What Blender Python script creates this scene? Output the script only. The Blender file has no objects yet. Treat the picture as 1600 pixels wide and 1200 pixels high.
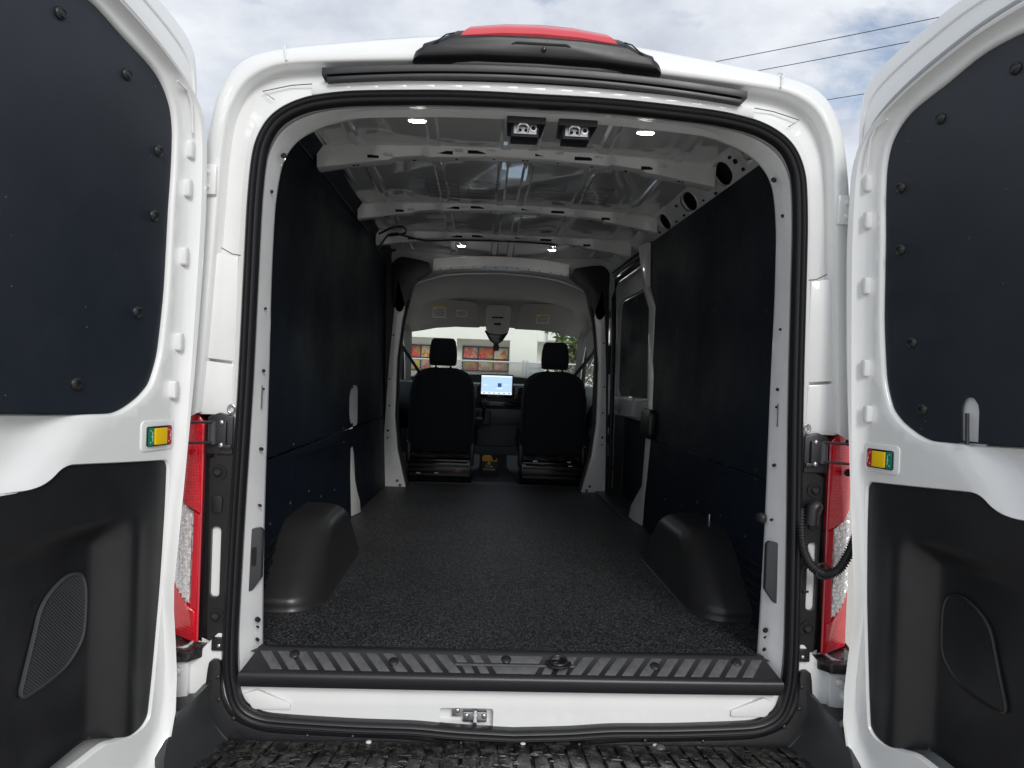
import bpy, bmesh, math, random
from mathutils import Vector, Matrix
from mathutils.geometry import delaunay_2d_cdt
random.seed(7)
PI = math.pi
scn = bpy.context.scene
C = scn.collection

# ------------------------------------------------------------------ camera
CAM = Vector((-.126, -1.95, 1.45)); YAW, PITCH, ROLL, FPX = .04524873, -.01076705, .03673755, 1130.
F_ = Vector((math.sin(YAW)*math.cos(PITCH), math.cos(YAW)*math.cos(PITCH), math.sin(PITCH)))
r0 = Vector((math.cos(YAW), -math.sin(YAW), 0)); u0 = r0.cross(F_)
R_ = math.cos(ROLL)*r0 + math.sin(ROLL)*u0
U_ = -math.sin(ROLL)*r0 + math.cos(ROLL)*u0
cd = bpy.data.cameras.new('camera'); cam = bpy.data.objects.new('camera', cd); C.objects.link(cam)
cam.matrix_world = Matrix(((R_.x, U_.x, -F_.x, CAM.x), (R_.y, U_.y, -F_.y, CAM.y), (R_.z, U_.z, -F_.z, CAM.z), (0, 0, 0, 1)))
cd.sensor_fit = 'HORIZONTAL'; cd.sensor_width = 36; cd.lens = FPX/1600*36
cd.clip_start = .05; cd.clip_end = 2000
scn.camera = cam
def at(px, py, val, ax=1):          # the place where the view line through a photo pixel meets the plane axis = val
    d = (px-800)/FPX*R_ - (py-600)/FPX*U_ + F_
    t = (val-CAM[ax])/d[ax]
    return CAM + d*t

# ------------------------------------------------------------------ world, sun, exposure
SUN = Vector((.22, -.90, .56)).normalized()
w = bpy.data.worlds.new("World"); scn.world = w; w.use_nodes = True
nt = w.node_tree; nt.nodes.clear()
def N(nt, typ, **kw):
    n = nt.nodes.new(typ)
    for k, v in kw.items():
        if k in n.inputs: n.inputs[k].default_value = v
        else: setattr(n, k, v)
    return n
sky = N(nt, 'ShaderNodeTexSky', sky_type='NISHITA', sun_disc=False)
sky.sun_elevation = math.asin(SUN.z); sky.sun_rotation = math.atan2(SUN.x, SUN.y)
bg1 = N(nt, 'ShaderNodeBackground', Strength=.11); nt.links.new(sky.outputs[0], bg1.inputs[0])
tc = N(nt, 'ShaderNodeTexCoord'); sx = N(nt, 'ShaderNodeSeparateXYZ'); nt.links.new(tc.outputs['Generated'], sx.inputs[0])
za = N(nt, 'ShaderNodeMath', operation='ADD'); za.inputs[1].default_value = .22; nt.links.new(sx.outputs[2], za.inputs[0])
zm = N(nt, 'ShaderNodeMath', operation='MAXIMUM'); zm.inputs[1].default_value = .12; nt.links.new(za.outputs[0], zm.inputs[0])
dx = N(nt, 'ShaderNodeMath', operation='DIVIDE'); nt.links.new(sx.outputs[0], dx.inputs[0]); nt.links.new(zm.outputs[0], dx.inputs[1])
dy = N(nt, 'ShaderNodeMath', operation='DIVIDE'); nt.links.new(sx.outputs[1], dy.inputs[0]); nt.links.new(zm.outputs[0], dy.inputs[1])
cb = N(nt, 'ShaderNodeCombineXYZ'); nt.links.new(dx.outputs[0], cb.inputs[0]); nt.links.new(dy.outputs[0], cb.inputs[1])
n1 = N(nt, 'ShaderNodeTexNoise', Scale=1.9, Detail=9.0, Roughness=.6); n1.inputs['Distortion'].default_value = .25
mp = N(nt, 'ShaderNodeMapping'); mp.inputs['Location'].default_value = (3.1, 1.0, 0); mp.inputs['Scale'].default_value = (1, 1.25, 1)
nt.links.new(cb.outputs[0], mp.inputs[0]); nt.links.new(mp.outputs[0], n1.inputs['Vector'])
cr = N(nt, 'ShaderNodeValToRGB'); cr.color_ramp.elements[0].position = .34; cr.color_ramp.elements[1].position = .47
cr.color_ramp.elements[0].color = (.1, .1, .1, 1)
nt.links.new(n1.outputs[0], cr.inputs[0])
n2 = N(nt, 'ShaderNodeTexNoise', Scale=2.6, Detail=8.0, Roughness=.6); nt.links.new(cb.outputs[0], n2.inputs['Vector'])
cc = N(nt, 'ShaderNodeValToRGB'); cc.color_ramp.elements[0].position = .35; cc.color_ramp.elements[1].position = .66
cc.color_ramp.elements[0].color = (.50, .545, .63, 1); cc.color_ramp.elements[1].color = (.80, .83, .88, 1)
nt.links.new(n2.outputs[0], cc.inputs[0])
bg2 = N(nt, 'ShaderNodeBackground', Strength=.84); nt.links.new(cc.outputs[0], bg2.inputs[0])
mx = N(nt, 'ShaderNodeMixShader'); nt.links.new(cr.outputs[0], mx.inputs[0]); nt.links.new(bg1.outputs[0], mx.inputs[1]); nt.links.new(bg2.outputs[0], mx.inputs[2])
wo = N(nt, 'ShaderNodeOutputWorld'); nt.links.new(mx.outputs[0], wo.inputs[0])
sd = bpy.data.lights.new('sun', 'SUN'); sd.energy = 1.5; sd.angle = math.radians(22); sd.color = (1, .97, .93)
so = bpy.data.objects.new('sun', sd); C.objects.link(so); so.rotation_euler = SUN.to_track_quat('Z', 'Y').to_euler(); so.location = (0, -5, 12)
scn.view_settings.view_transform = 'Standard'; scn.view_settings.look = 'None'
scn.view_settings.exposure = 0.42; scn.view_settings.gamma = 1
scn.render.engine = 'CYCLES'
scn.cycles.max_bounces = 10; scn.cycles.transparent_max_bounces = 12

# ------------------------------------------------------------------ materials
def mat(name, col, rough=.5, metal=0, coat=0, spec=.5, bump=None, var=None, emit=None, trans=0, coords='Object', rvar=None, dust=None):
    m = bpy.data.materials.new(name); m.use_nodes = True; t = m.node_tree
    b = t.nodes['Principled BSDF']
    b.inputs['Base Color'].default_value = (*col, 1); b.inputs['Roughness'].default_value = rough
    b.inputs['Metallic'].default_value = metal; b.inputs['Coat Weight'].default_value = coat
    b.inputs['Coat Roughness'].default_value = .04
    b.inputs['Specular IOR Level'].default_value = spec; b.inputs['Transmission Weight'].default_value = trans
    tc = N(t, 'ShaderNodeTexCoord')
    if var:   # (scale, colour2, lo, hi)
        n = N(t, 'ShaderNodeTexNoise', Scale=var[0], Detail=6.0, Roughness=.65); t.links.new(tc.outputs[coords], n.inputs['Vector'])
        r = N(t, 'ShaderNodeValToRGB'); r.color_ramp.elements[0].position = var[2]; r.color_ramp.elements[1].position = var[3]
        r.color_ramp.elements[0].color = (*col, 1); r.color_ramp.elements[1].color = (*var[1], 1)
        t.links.new(n.outputs[0], r.inputs[0]); t.links.new(r.outputs[0], b.inputs['Base Color'])
    if bump:  # (scale, strength, kind)
        k = bump[2] if len(bump) > 2 else 'noise'
        if k == 'noise': n = N(t, 'ShaderNodeTexNoise', Scale=bump[0], Detail=3.0)
        else: n = N(t, 'ShaderNodeTexVoronoi', Scale=bump[0])
        t.links.new(tc.outputs[coords], n.inputs['Vector'])
        bp = N(t, 'ShaderNodeBump', Strength=bump[1], Distance=.002); t.links.new(n.outputs[0], bp.inputs['Height']); t.links.new(bp.outputs[0], b.inputs['Normal'])
    if rvar:  # (scale, lo, hi): uneven sheen
        n = N(t, 'ShaderNodeTexNoise', Scale=rvar[0], Detail=5.0, Roughness=.7); t.links.new(tc.outputs[coords], n.inputs['Vector'])
        mr_ = N(t, 'ShaderNodeMapRange'); mr_.inputs['From Min'].default_value = .3; mr_.inputs['From Max'].default_value = .7; mr_.inputs['To Min'].default_value = rvar[1]; mr_.inputs['To Max'].default_value = rvar[2]
        t.links.new(n.outputs[0], mr_.inputs[0]); t.links.new(mr_.outputs[0], b.inputs['Roughness'])
    if dust:  # (scale, threshold, colour): sparse lint specks
        v = N(t, 'ShaderNodeTexVoronoi', Scale=dust[0]); t.links.new(tc.outputs[coords], v.inputs['Vector'])
        sp_ = N(t, 'ShaderNodeSeparateColor'); t.links.new(v.outputs['Color'], sp_.inputs[0])
        c1 = N(t, 'ShaderNodeMath', operation='LESS_THAN'); c1.inputs[1].default_value = dust[1]; t.links.new(v.outputs['Distance'], c1.inputs[0])
        c2 = N(t, 'ShaderNodeMath', operation='GREATER_THAN'); c2.inputs[1].default_value = dust[2]; t.links.new(sp_.outputs[0], c2.inputs[0])
        c3 = N(t, 'ShaderNodeMath', operation='MULTIPLY'); t.links.new(c1.outputs[0], c3.inputs[0]); t.links.new(c2.outputs[0], c3.inputs[1])
        mxd = N(t, 'ShaderNodeMix', data_type='RGBA'); t.links.new(c3.outputs[0], mxd.inputs[0])
        if b.inputs['Base Color'].is_linked: t.links.new(b.inputs['Base Color'].links[0].from_socket, mxd.inputs[6])
        else: mxd.inputs[6].default_value = (*col, 1)
        mxd.inputs[7].default_value = (.25, .25, .25, 1); t.links.new(mxd.outputs[2], b.inputs['Base Color'])
    if emit:
        b.inputs['Emission Color'].default_value = (*emit[0], 1); b.inputs['Emission Strength'].default_value = emit[1]
    return m
M = {}
M['paint'] = mat('white_paint', (.80, .81, .80), .3, coat=.8, var=(3, (.77, .78, .775), .4, .6), bump=(60, .03))
M['primer'] = mat('inner_white_paint', (.86, .865, .865), .28, coat=.6, bump=(18, .12), var=(6, (.78, .785, .79), .4, .62))
M['rubber'] = mat('black_rubber', (.014, .014, .016), .40, bump=(300, .08))
M['board'] = mat('black_liner_board', (.004, .009, .0195), .6, bump=(420, .10), var=(1.6, (.0055, .0115, .024), .4, .62), spec=.25, rvar=(2.2, .48, .68), dust=(30, .04, .88))
M['roof'] = mat('glossy_inner_roof_paint', (.74, .75, .755), .10, coat=1, bump=(5, .10))
M['doorboard'] = mat('door_liner_board', (.0105, .0150, .0225), .40, bump=(520, .10), var=(2.3, (.0145, .0195, .028), .35, .7), rvar=(3.5, .34, .52), dust=(38, .045, .82))
M['plastic'] = mat('black_grained_plastic', (.0105, .011, .0125), .36, bump=(700, .12), var=(9, (.014, .0145, .016), .4, .65), rvar=(4, .32, .44))
M['wetplastic'] = mat('wet_black_plastic', (.012, .012, .0125), .26, bump=(55, .25), var=(30, (.11, .105, .097), .48, .70), rvar=(25, .10, .6))
M['greyplastic'] = mat('dark_grey_plastic', (.045, .046, .050), .42, bump=(600, .1))
M['strip'] = mat('grey_tread_strip', (.108, .108, .113), .42, bump=(500, .15), var=(40, (.082, .082, .086), .4, .6))
M['bumper'] = mat('bumper_plastic', (.024, .025, .027), .40, bump=(500, .12), var=(9, (.029, .030, .032), .4, .65), rvar=(5, .34, .5))
M['sill'] = mat('sill_plastic', (.017, .017, .019), .36, bump=(500, .1))
M['arch'] = mat('wheel_arch_plastic', (.022, .022, .0225), .34, bump=(300, .12), var=(14, (.025, .025, .0255), .4, .6))
M['steel'] = mat('steel', (.55, .55, .56), .3, metal=1, bump=(90, .1))
M['darksteel'] = mat('dark_steel', (.05, .05, .055), .35, metal=.6)
M['chrome'] = mat('chrome', (.7, .7, .72), .15, metal=1)
M['hole'] = mat('hole_shade_black', (.006, .006, .007), .8)  # near-black colour put in for the shade inside holes, slots and gaps
M['led'] = mat('lit_led', (1, 1, .98), .4, emit=((1, .98, .94), 22)); M['ledfront'] = mat('lit_led_front', (1, 1, .98), .4, emit=((1, .98, .94), 60))
M['sealgroove'] = mat('grey_seal_and_groove_shade', (.36, .37, .38), .5)  # the real edge strip, and the painted shade of the door groove
M['yellow'] = mat('yellow_plastic', (.85, .55, .01), .35)
M['red'] = mat('red_plastic', (.45, .02, .025), .4)
M['green'] = mat('green_plastic', (.005, .22, .13), .4)
M['white'] = mat('white_mark', (.8, .8, .8), .5)
M['fabric'] = mat('dark_seat_fabric', (.020, .023, .029), .85, bump=(500, .3), spec=.25)
M['liner'] = mat('grey_headliner', (.60, .58, .565), .9, bump=(400, .15), var=(5, (.57, .555, .54), .4, .6), spec=.2)
M['visor'] = mat('visor_fabric', (.46, .445, .43), .9, bump=(400, .15), spec=.2)
M['dash'] = mat('charcoal_dash', (.034, .040, .046), .5, bump=(400, .1))
M['dashgrey'] = mat('grey_dash', (.085, .098, .105), .5, bump=(400, .1))
M['mat'] = mat('cab_rubber_mat', (.020, .029, .036), .55, bump=(100, .2))
M['label'] = mat('paper_label', (.75, .75, .73), .6)
M['labelyellow'] = mat('paper_label_yellow', (.8, .5, .05), .6)
M['text'] = mat('label_print', (.12, .12, .13), .6)
M['bag'] = mat('orange_strap', (.85, .42, .05), .6, bump=(200, .2))
M['card'] = mat('black_box', (.010, .011, .014), .55)
M['ink'] = mat('chalk_ink', (.75, .75, .7), .6)
M['wall'] = mat('cream_render', (.86, .86, .80), .85, var=(.6, (.82, .82, .76), .4, .6), bump=(30, .2))
M['wallshade'] = mat('cream_render_band', (.62, .62, .55), .85, var=(.6, (.58, .58, .52), .4, .6))
M['glassdark'] = mat('dark_window', (.03, .05, .05), .08)
M['galv'] = mat('galvanised_steel', (.55, .57, .58), .45, metal=.5)
M['fencewire'] = mat('weathered_wire', (.28, .29, .29), .5, metal=.4)
M['leaf'] = mat('green_leaf', (.07, .12, .035), .6, var=(8, (.11, .15, .05), .4, .6))
M['bark'] = mat('bark', (.12, .09, .06), .9)
M['tyre'] = mat('tyre_rubber', (.02, .02, .02), .8)
M['wire'] = mat('power_cable', (.015, .015, .017), .7)
M['deadleaf'] = mat('wet_dead_leaf', (.055, .050, .042), .25, var=(60, (.012, .012, .011), .4, .6), bump=(100, .4))
M['blackgloss'] = mat('black_gloss', (.012, .012, .014), .14)
M['timber'] = mat('grey_timber', (.16, .13, .1), .9)

def floor_mat(name, dark, light, scale, lo, hi, rough, bs):
    m = bpy.data.materials.new(name); m.use_nodes = True; t = m.node_tree; b = t.nodes['Principled BSDF']
    tc = N(t, 'ShaderNodeTexCoord')
    n = N(t, 'ShaderNodeTexNoise', Scale=scale, Detail=2.0, Roughness=.7); t.links.new(tc.outputs['Object'], n.inputs['Vector'])
    r = N(t, 'ShaderNodeValToRGB'); r.color_ramp.elements[0].position = lo; r.color_ramp.elements[1].position = hi
    r.color_ramp.elements[0].color = (*dark, 1); r.color_ramp.elements[1].color = (*light, 1)
    t.links.new(n.outputs[0], r.inputs[0])
    n2 = N(t, 'ShaderNodeTexNoise', Scale=2.5, Detail=5.0); t.links.new(tc.outputs['Object'], n2.inputs['Vector'])
    mul = N(t, 'ShaderNodeMix', data_type='RGBA', blend_type='MULTIPLY'); mul.inputs[0].default_value = .55 if scale > 100 else .12
    r2 = N(t, 'ShaderNodeValToRGB'); r2.color_ramp.elements[0].position = .35; r2.color_ramp.elements[1].position = .65
    r2.color_ramp.elements[0].color = (.62, .62, .62, 1)
    t.links.new(n2.outputs[0], r2.inputs[0]); t.links.new(r.outputs[0], mul.inputs[6]); t.links.new(r2.outputs[0], mul.inputs[7])
    t.links.new(mul.outputs[2], b.inputs['Base Color'])
    b.inputs['Roughness'].default_value = rough
    bp = N(t, 'ShaderNodeBump', Strength=bs, Distance=.003); t.links.new(n.outputs[0], bp.inputs['Height']); t.links.new(bp.outputs[0], b.inputs['Normal'])
    return m
M['floor'] = floor_mat('speckled_floor_mat', (.009, .0105, .013), (.135, .137, .14), 180, .49, .66, .5, .8)
M['concrete'] = floor_mat('pale_concrete', (.48, .45, .40), (.58, .55, .50), 60, .3, .7, .9, .3)

def lens_mat(name, col, rough, scale, metal, lo):
    m = bpy.data.materials.new(name); m.use_nodes = True; t = m.node_tree; b = t.nodes['Principled BSDF']
    b.inputs['Roughness'].default_value = rough; b.inputs['Coat Weight'].default_value = .35
    b.inputs['Coat Roughness'].default_value = .05; b.inputs['Metallic'].default_value = metal
    tc = N(t, 'ShaderNodeTexCoord')
    mp = N(t, 'ShaderNodeMapping'); mp.inputs['Scale'].default_value = (scale, 0, scale*.8); t.links.new(tc.outputs['Object'], mp.inputs[0])
    ck = N(t, 'ShaderNodeTexVoronoi', Scale=1.0); ck.distance = 'CHEBYCHEV'; ck.inputs['Randomness'].default_value = .15; t.links.new(mp.outputs[0], ck.inputs['Vector'])
    n = N(t, 'ShaderNodeTexNoise', Scale=22.0, Detail=4.0); t.links.new(tc.outputs['Object'], n.inputs['Vector'])
    sp = N(t, 'ShaderNodeSeparateColor'); t.links.new(ck.outputs['Color'], sp.inputs[0])
    ad = N(t, 'ShaderNodeMath', operation='MULTIPLY_ADD'); ad.inputs[1].default_value = .45; t.links.new(sp.outputs[0], ad.inputs[0]); t.links.new(n.outputs[0], ad.inputs[2])
    r = N(t, 'ShaderNodeValToRGB'); r.color_ramp.elements[0].position = .52; r.color_ramp.elements[1].position = .78
    r.color_ramp.elements[0].color = (*lo, 1); r.color_ramp.elements[1].color = (*col, 1)
    t.links.new(ad.outputs[0], r.inputs[0]); t.links.new(r.outputs[0], b.inputs['Base Color'])
    bp = N(t, 'ShaderNodeBump', Strength=.8, Distance=.002); t.links.new(ck.outputs['Distance'], bp.inputs['Height']); t.links.new(bp.outputs[0], b.inputs['Normal'])
    return m
M['redlens'] = lens_mat('red_lamp_lens', (.86, .008, .024), .25, 150, 0, (.74, .006, .018))
M['reflector'] = mat('silver_reflector', (.95, .94, .92), .28, metal=.5)
M['redsolid'] = mat('red_brake_lens', (.60, .02, .035), .25, coat=1)
M['clearlens'] = lens_mat('clear_lamp_lens', (.97, .95, .93), .18, 170, .45, (.30, .29, .28))

def grille_mat():
    m = bpy.data.materials.new('speaker_mesh'); m.use_nodes = True; t = m.node_tree; b = t.nodes['Principled BSDF']
    tc = N(t, 'ShaderNodeTexCoord'); v = N(t, 'ShaderNodeTexVoronoi', Scale=185.0); v.inputs['Randomness'].default_value = .0; v.voronoi_dimensions = '2D'
    ro = N(t, 'ShaderNodeMapping'); ro.inputs['Rotation'].default_value = (0, math.radians(90), math.radians(0)); t.links.new(tc.outputs['Object'], ro.inputs[0]); ro2 = N(t, 'ShaderNodeMapping'); ro2.inputs['Rotation'].default_value = (0, 0, math.radians(45)); t.links.new(ro.outputs[0], ro2.inputs[0])
    t.links.new(ro2.outputs[0], v.inputs['Vector'])
    r = N(t, 'ShaderNodeValToRGB'); r.color_ramp.elements[0].position = .34; r.color_ramp.elements[1].position = .46
    r.color_ramp.elements[0].color = (.004, .004, .005, 1); r.color_ramp.elements[1].color = (.075, .078, .085, 1)
    t.links.new(v.outputs['Distance'], r.inputs[0]); t.links.new(r.outputs[0], b.inputs['Base Color']); b.inputs['Roughness'].default_value = .5
    bp = N(t, 'ShaderNodeBump', Strength=.6, Distance=.002); t.links.new(v.outputs['Distance'], bp.inputs['Height']); t.links.new(bp.outputs[0], b.inputs['Normal'])
    return m
M['grille'] = grille_mat()

def glass_mat(name, tint, refl):
    m = bpy.data.materials.new(name); m.use_nodes = True; t = m.node_tree; t.nodes.clear()
    tr = N(t, 'ShaderNodeBsdfTransparent', Color=(*tint, 1)); gl = N(t, 'ShaderNodeBsdfGlossy', Roughness=.02)
    fr = N(t, 'ShaderNodeFresnel', IOR=refl); mxx = N(t, 'ShaderNodeMixShader'); o = N(t, 'ShaderNodeOutputMaterial')
    t.links.new(fr.outputs[0], mxx.inputs[0]); t.links.new(tr.outputs[0], mxx.inputs[1]); t.links.new(gl.outputs[0], mxx.inputs[2]); t.links.new(mxx.outputs[0], o.inputs[0])
    return m
M['glass'] = glass_mat('window_glass', (.93, .98, .96), 1.4)

def poster_mat(name, loc, cols):
    m = bpy.data.materials.new(name); m.use_nodes = True; t = m.node_tree; b = t.nodes['Principled BSDF']
    tc = N(t, 'ShaderNodeTexCoord'); mp = N(t, 'ShaderNodeMapping'); mp.inputs['Location'].default_value = loc
    t.links.new(tc.outputs['Object'], mp.inputs[0])
    v = N(t, 'ShaderNodeTexVoronoi', Scale=5.5); t.links.new(mp.outputs[0], v.inputs['Vector'])
    n = N(t, 'ShaderNodeTexNoise', Scale=9.0, Detail=6.0); t.links.new(mp.outputs[0], n.inputs['Vector'])
    sp = N(t, 'ShaderNodeSeparateColor'); t.links.new(v.outputs['Color'], sp.inputs[0])
    ad = N(t, 'ShaderNodeMath', operation='ADD'); t.links.new(sp.outputs[0], ad.inputs[0]); t.links.new(n.outputs[0], ad.inputs[1])
    ml = N(t, 'ShaderNodeMath', operation='MULTIPLY'); ml.inputs[1].default_value = .6; t.links.new(ad.outputs[0], ml.inputs[0])
    r = N(t, 'ShaderNodeValToRGB'); r.color_ramp.interpolation = 'EASE'
    e = r.color_ramp.elements; e[0].color = (*cols[0], 1); e[0].position = .15; e[1].color = (*cols[-1], 1); e[1].position = .9
    for i, c in enumerate(cols[1:-1]): q = e.new(.15+.75*(i+1)/(len(cols)-1)); q.color = (*c, 1)
    t.links.new(ml.outputs[0], r.inputs[0]); t.links.new(r.outputs[0], b.inputs['Base Color']); b.inputs['Roughness'].default_value = .25
    return m
PC = [poster_mat('food_print_a', (0, 0, 0), [(.45, .42, .3), (.5, .04, .03), (.6, .1, .06), (.25, .3, .08)]),
      poster_mat('food_print_b', (3, 1, 2), [(.05, .12, .03), (.6, .45, .05), (.5, .5, .42), (.5, .12, .04)]),
      poster_mat('food_print_c', (7, 4, 1), [(.55, .5, .4), (.5, .22, .12), (.55, .08, .07), (.5, .42, .35)])]

# ------------------------------------------------------------------ mesh helpers
def resample(ctrl, sub=6, closed=False):
    P = [Vector(p) for p in ctrl]; n = len(P); out = []
    segs = n if closed else n-1
    for i in range(segs):
        if closed: a, b, c, d = P[(i-1) % n], P[i], P[(i+1) % n], P[(i+2) % n]
        else: a, b, c, d = P[max(i-1, 0)], P[i], P[i+1], P[min(i+2, n-1)]
        # centripetal-like: limit tangents by neighbouring lengths
        lbc = (c-b).length
        tb = (c-a); tcn = (d-b)
        if tb.length > 1e-9: tb = tb.normalized()*min(lbc, (b-a).length if (b-a).length > 1e-9 else lbc)
        if tcn.length > 1e-9: tcn = tcn.normalized()*min(lbc, (d-c).length if (d-c).length > 1e-9 else lbc)
        for k in range(sub):
            t = k/sub; t2, t3 = t*t, t*t*t
            out.append(b*(2*t3-3*t2+1) + tb*(t3-2*t2+t) + c*(-2*t3+3*t2) + tcn*(t3-t2))
    if not closed: out.append(P[-1])
    return out
def offset(loop, d, closed=True):       # outward offset for 2-D loops; d may be a function of the point
    n = len(loop); ar = 0
    for i in range(n): ar += loop[i][0]*loop[(i+1) % n][1]-loop[(i+1) % n][0]*loop[i][1]
    s = 1 if ar > 0 else -1; out = []
    for i, p in enumerate(loop):
        if closed: a, b = loop[(i-1) % n], loop[(i+1) % n]
        else: a, b = loop[max(i-1, 0)], loop[min(i+1, n-1)]
        t = Vector((b[0]-a[0], b[1]-a[1]))
        if t.length < 1e-9: t = Vector((1, 0))
        t.normalize(); dd = d(p) if callable(d) else d
        out.append(Vector((p[0]+s*t.y*dd, p[1]-s*t.x*dd)))
    return out
def rrect(x0, z0, x1, z1, r, k=4):
    o = []
    for cx, cz, a0 in ((x1-r, z0+r, -PI/2), (x1-r, z1-r, 0), (x0+r, z1-r, PI/2), (x0+r, z0+r, PI)):
        for i in range(k+1): a = a0+PI/2*i/k; o.append(Vector((cx+r*math.cos(a), cz+r*math.sin(a))))
    return o
def inside(p, poly):
    x, y = p[0], p[1]; c = False; n = len(poly); j = n-1
    for i in range(n):
        xi, yi = poly[i][0], poly[i][1]; xj, yj = poly[j][0], poly[j][1]
        if (yi > y) != (yj > y) and x < (xj-xi)*(y-yi)/(yj-yi)+xi: c = not c
        j = i
    return c
def smooth(a, b, x):
    t = max(0, min(1, (x-a)/(b-a))); return t*t*(3-2*t)
def interp(tab, x):
    if x <= tab[0][0]: return tab[0][1]
    for (a, u), (b, v) in zip(tab, tab[1:]):
        if x <= b: return u+(v-u)*(x-a)/(b-a)
    return tab[-1][1]

class MB:
    def __init__(s): s.v = []; s.f = []
    def add(s, vs, fs):
        o = len(s.v); s.v += [tuple(v) for v in vs]; s.f += [tuple(i+o for i in f) for f in fs]; return s
    def box(s, c, d, rot=None):
        vs = []
        for x in (-.5, .5):
            for y in (-.5, .5):
                for z in (-.5, .5):
                    p = Vector((x*d[0], y*d[1], z*d[2]))
                    if rot: p = rot @ p
                    vs.append(p+Vector(c))
        return s.add(vs, [(0, 1, 3, 2), (4, 6, 7, 5), (0, 4, 5, 1), (2, 3, 7, 6), (0, 2, 6, 4), (1, 5, 7, 3)])
    def tube(s, path, r, n=8, cap=True, closed=False):
        P = [Vector(p) for p in path]; m = len(P); vs = []; prev = None
        for i, p in enumerate(P):
            a = P[(i-1) % m] if closed else P[max(i-1, 0)]; b = P[(i+1) % m] if closed else P[min(i+1, m-1)]
            t = (b-a).normalized()
            if prev is None:
                up = Vector((0, 0, 1)) if abs(t.z) < .9 else Vector((1, 0, 0)); x = t.cross(up).normalized()
            else: x = (prev-t*prev.dot(t)).normalized()
            prev = x; y = t.cross(x); rr = r[i] if isinstance(r, (list, tuple)) else r
            for k in range(n): q = 2*PI*k/n; vs.append(p+x*math.cos(q)*rr+y*math.sin(q)*rr)
        fs = []
        for i in range(m if closed else m-1):
            j = (i+1) % m
            for k in range(n): fs.append((i*n+k, i*n+(k+1) % n, j*n+(k+1) % n, j*n+k))
        if cap and not closed: fs += [tuple(range(n))[::-1], tuple((m-1)*n+k for k in range(n))]
        return s.add(vs, fs)
    def cyl(s, p0, p1, r, n=16, r1=None): return s.tube([p0, p1], [r, r if r1 is None else r1], n)
    def loft(s, loops, closed=True, cap0=False, cap1=False):
        n = len(loops[0]); vs = [p for l in loops for p in l]; fs = []
        for i in range(len(loops)-1):
            for k in range(n if closed else n-1):
                fs.append((i*n+k, i*n+(k+1) % n, (i+1)*n+(k+1) % n, (i+1)*n+k))
        if cap0: fs.append(tuple(range(n))[::-1])
        if cap1: fs.append(tuple((len(loops)-1)*n+k for k in range(n)))
        return s.add(vs, fs)
    def dome(s, c, ax, r, h, n=14, rings=4, base=0):      # button / rivet head: c on the surface, ax outward
        ax = Vector(ax).normalized(); up = Vector((0, 0, 1)) if abs(ax.z) < .9 else Vector((1, 0, 0))
        x = ax.cross(up).normalized(); y = ax.cross(x); loops = []
        if base: loops.append([Vector(c)+ax*(-.001)+(x*math.cos(2*PI*k/n)+y*math.sin(2*PI*k/n))*r for k in range(n)])
        for i in range(rings):
            a = PI/2*i/rings; loops.append([Vector(c)+ax*(base+h*math.sin(a))+(x*math.cos(2*PI*k/n)+y*math.sin(2*PI*k/n))*r*math.cos(a) for k in range(n)])
        return s.loft(loops, cap1=True)
    def prism(s, poly, fn, t0, t1):       # 2-D polygon extruded; fn(a, b, t) -> point
        n = len(poly); return s.loft([[fn(p[0], p[1], t0) for p in poly], [fn(p[0], p[1], t1) for p in poly]], cap0=True, cap1=True)
    def ellips(s, c, rx, ry, rz, n=16, m=10, p=2.0):
        loops = []
        def q(v): return math.copysign(abs(v)**(2/p), v)
        for i in range(1, m):
            a = -PI/2+PI*i/m
            loops.append([Vector((c[0]+rx*q(math.cos(a))*q(math.cos(2*PI*k/n)), c[1]+ry*q(math.cos(a))*q(math.sin(2*PI*k/n)), c[2]+rz*q(math.sin(a)))) for k in range(n)])
        return s.loft(loops, cap0=True, cap1=True)
    def surf(s, outer, holes, step, fn):
        pts = [Vector(p[:2]) for p in outer]; n = len(pts); edges = [(i, (i+1) % n) for i in range(n)]
        for h in holes:
            o = len(pts); k = len(h); pts += [Vector(p[:2]) for p in h]; edges += [(o+i, o+(i+1) % k) for i in range(k)]
        xs = [p.x for p in pts[:n]]; ys = [p.y for p in pts[:n]]
        if step:
            bnd = pts[:]; cell = {}
            for p in bnd: cell.setdefault((int(p.x//step), int(p.y//step)), []).append(p)
            x = min(xs)+step*.5
            while x < max(xs):
                y = min(ys)+step*.5
                while y < max(ys):
                    p = Vector((x, y))
                    if inside(p, outer) and not any(inside(p, h) for h in holes):
                        ci, cj = int(x//step), int(y//step)
                        if all((q-p).length > step*.35 for di in (-1, 0, 1) for dj in (-1, 0, 1) for q in cell.get((ci+di, cj+dj), ())): pts.append(p)
                    y += step
                x += step
        V, E, Fc, *_ = delaunay_2d_cdt(pts, edges, [], 0, 1e-7)
        fs = []
        for f in Fc:
            c = sum((V[i] for i in f), Vector((0, 0)))/len(f)
            if inside(c, outer) and not any(inside(c, h) for h in holes): fs.append(tuple(f))
        return s.add([fn(p.x, p.y) for p in V], fs)
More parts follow.
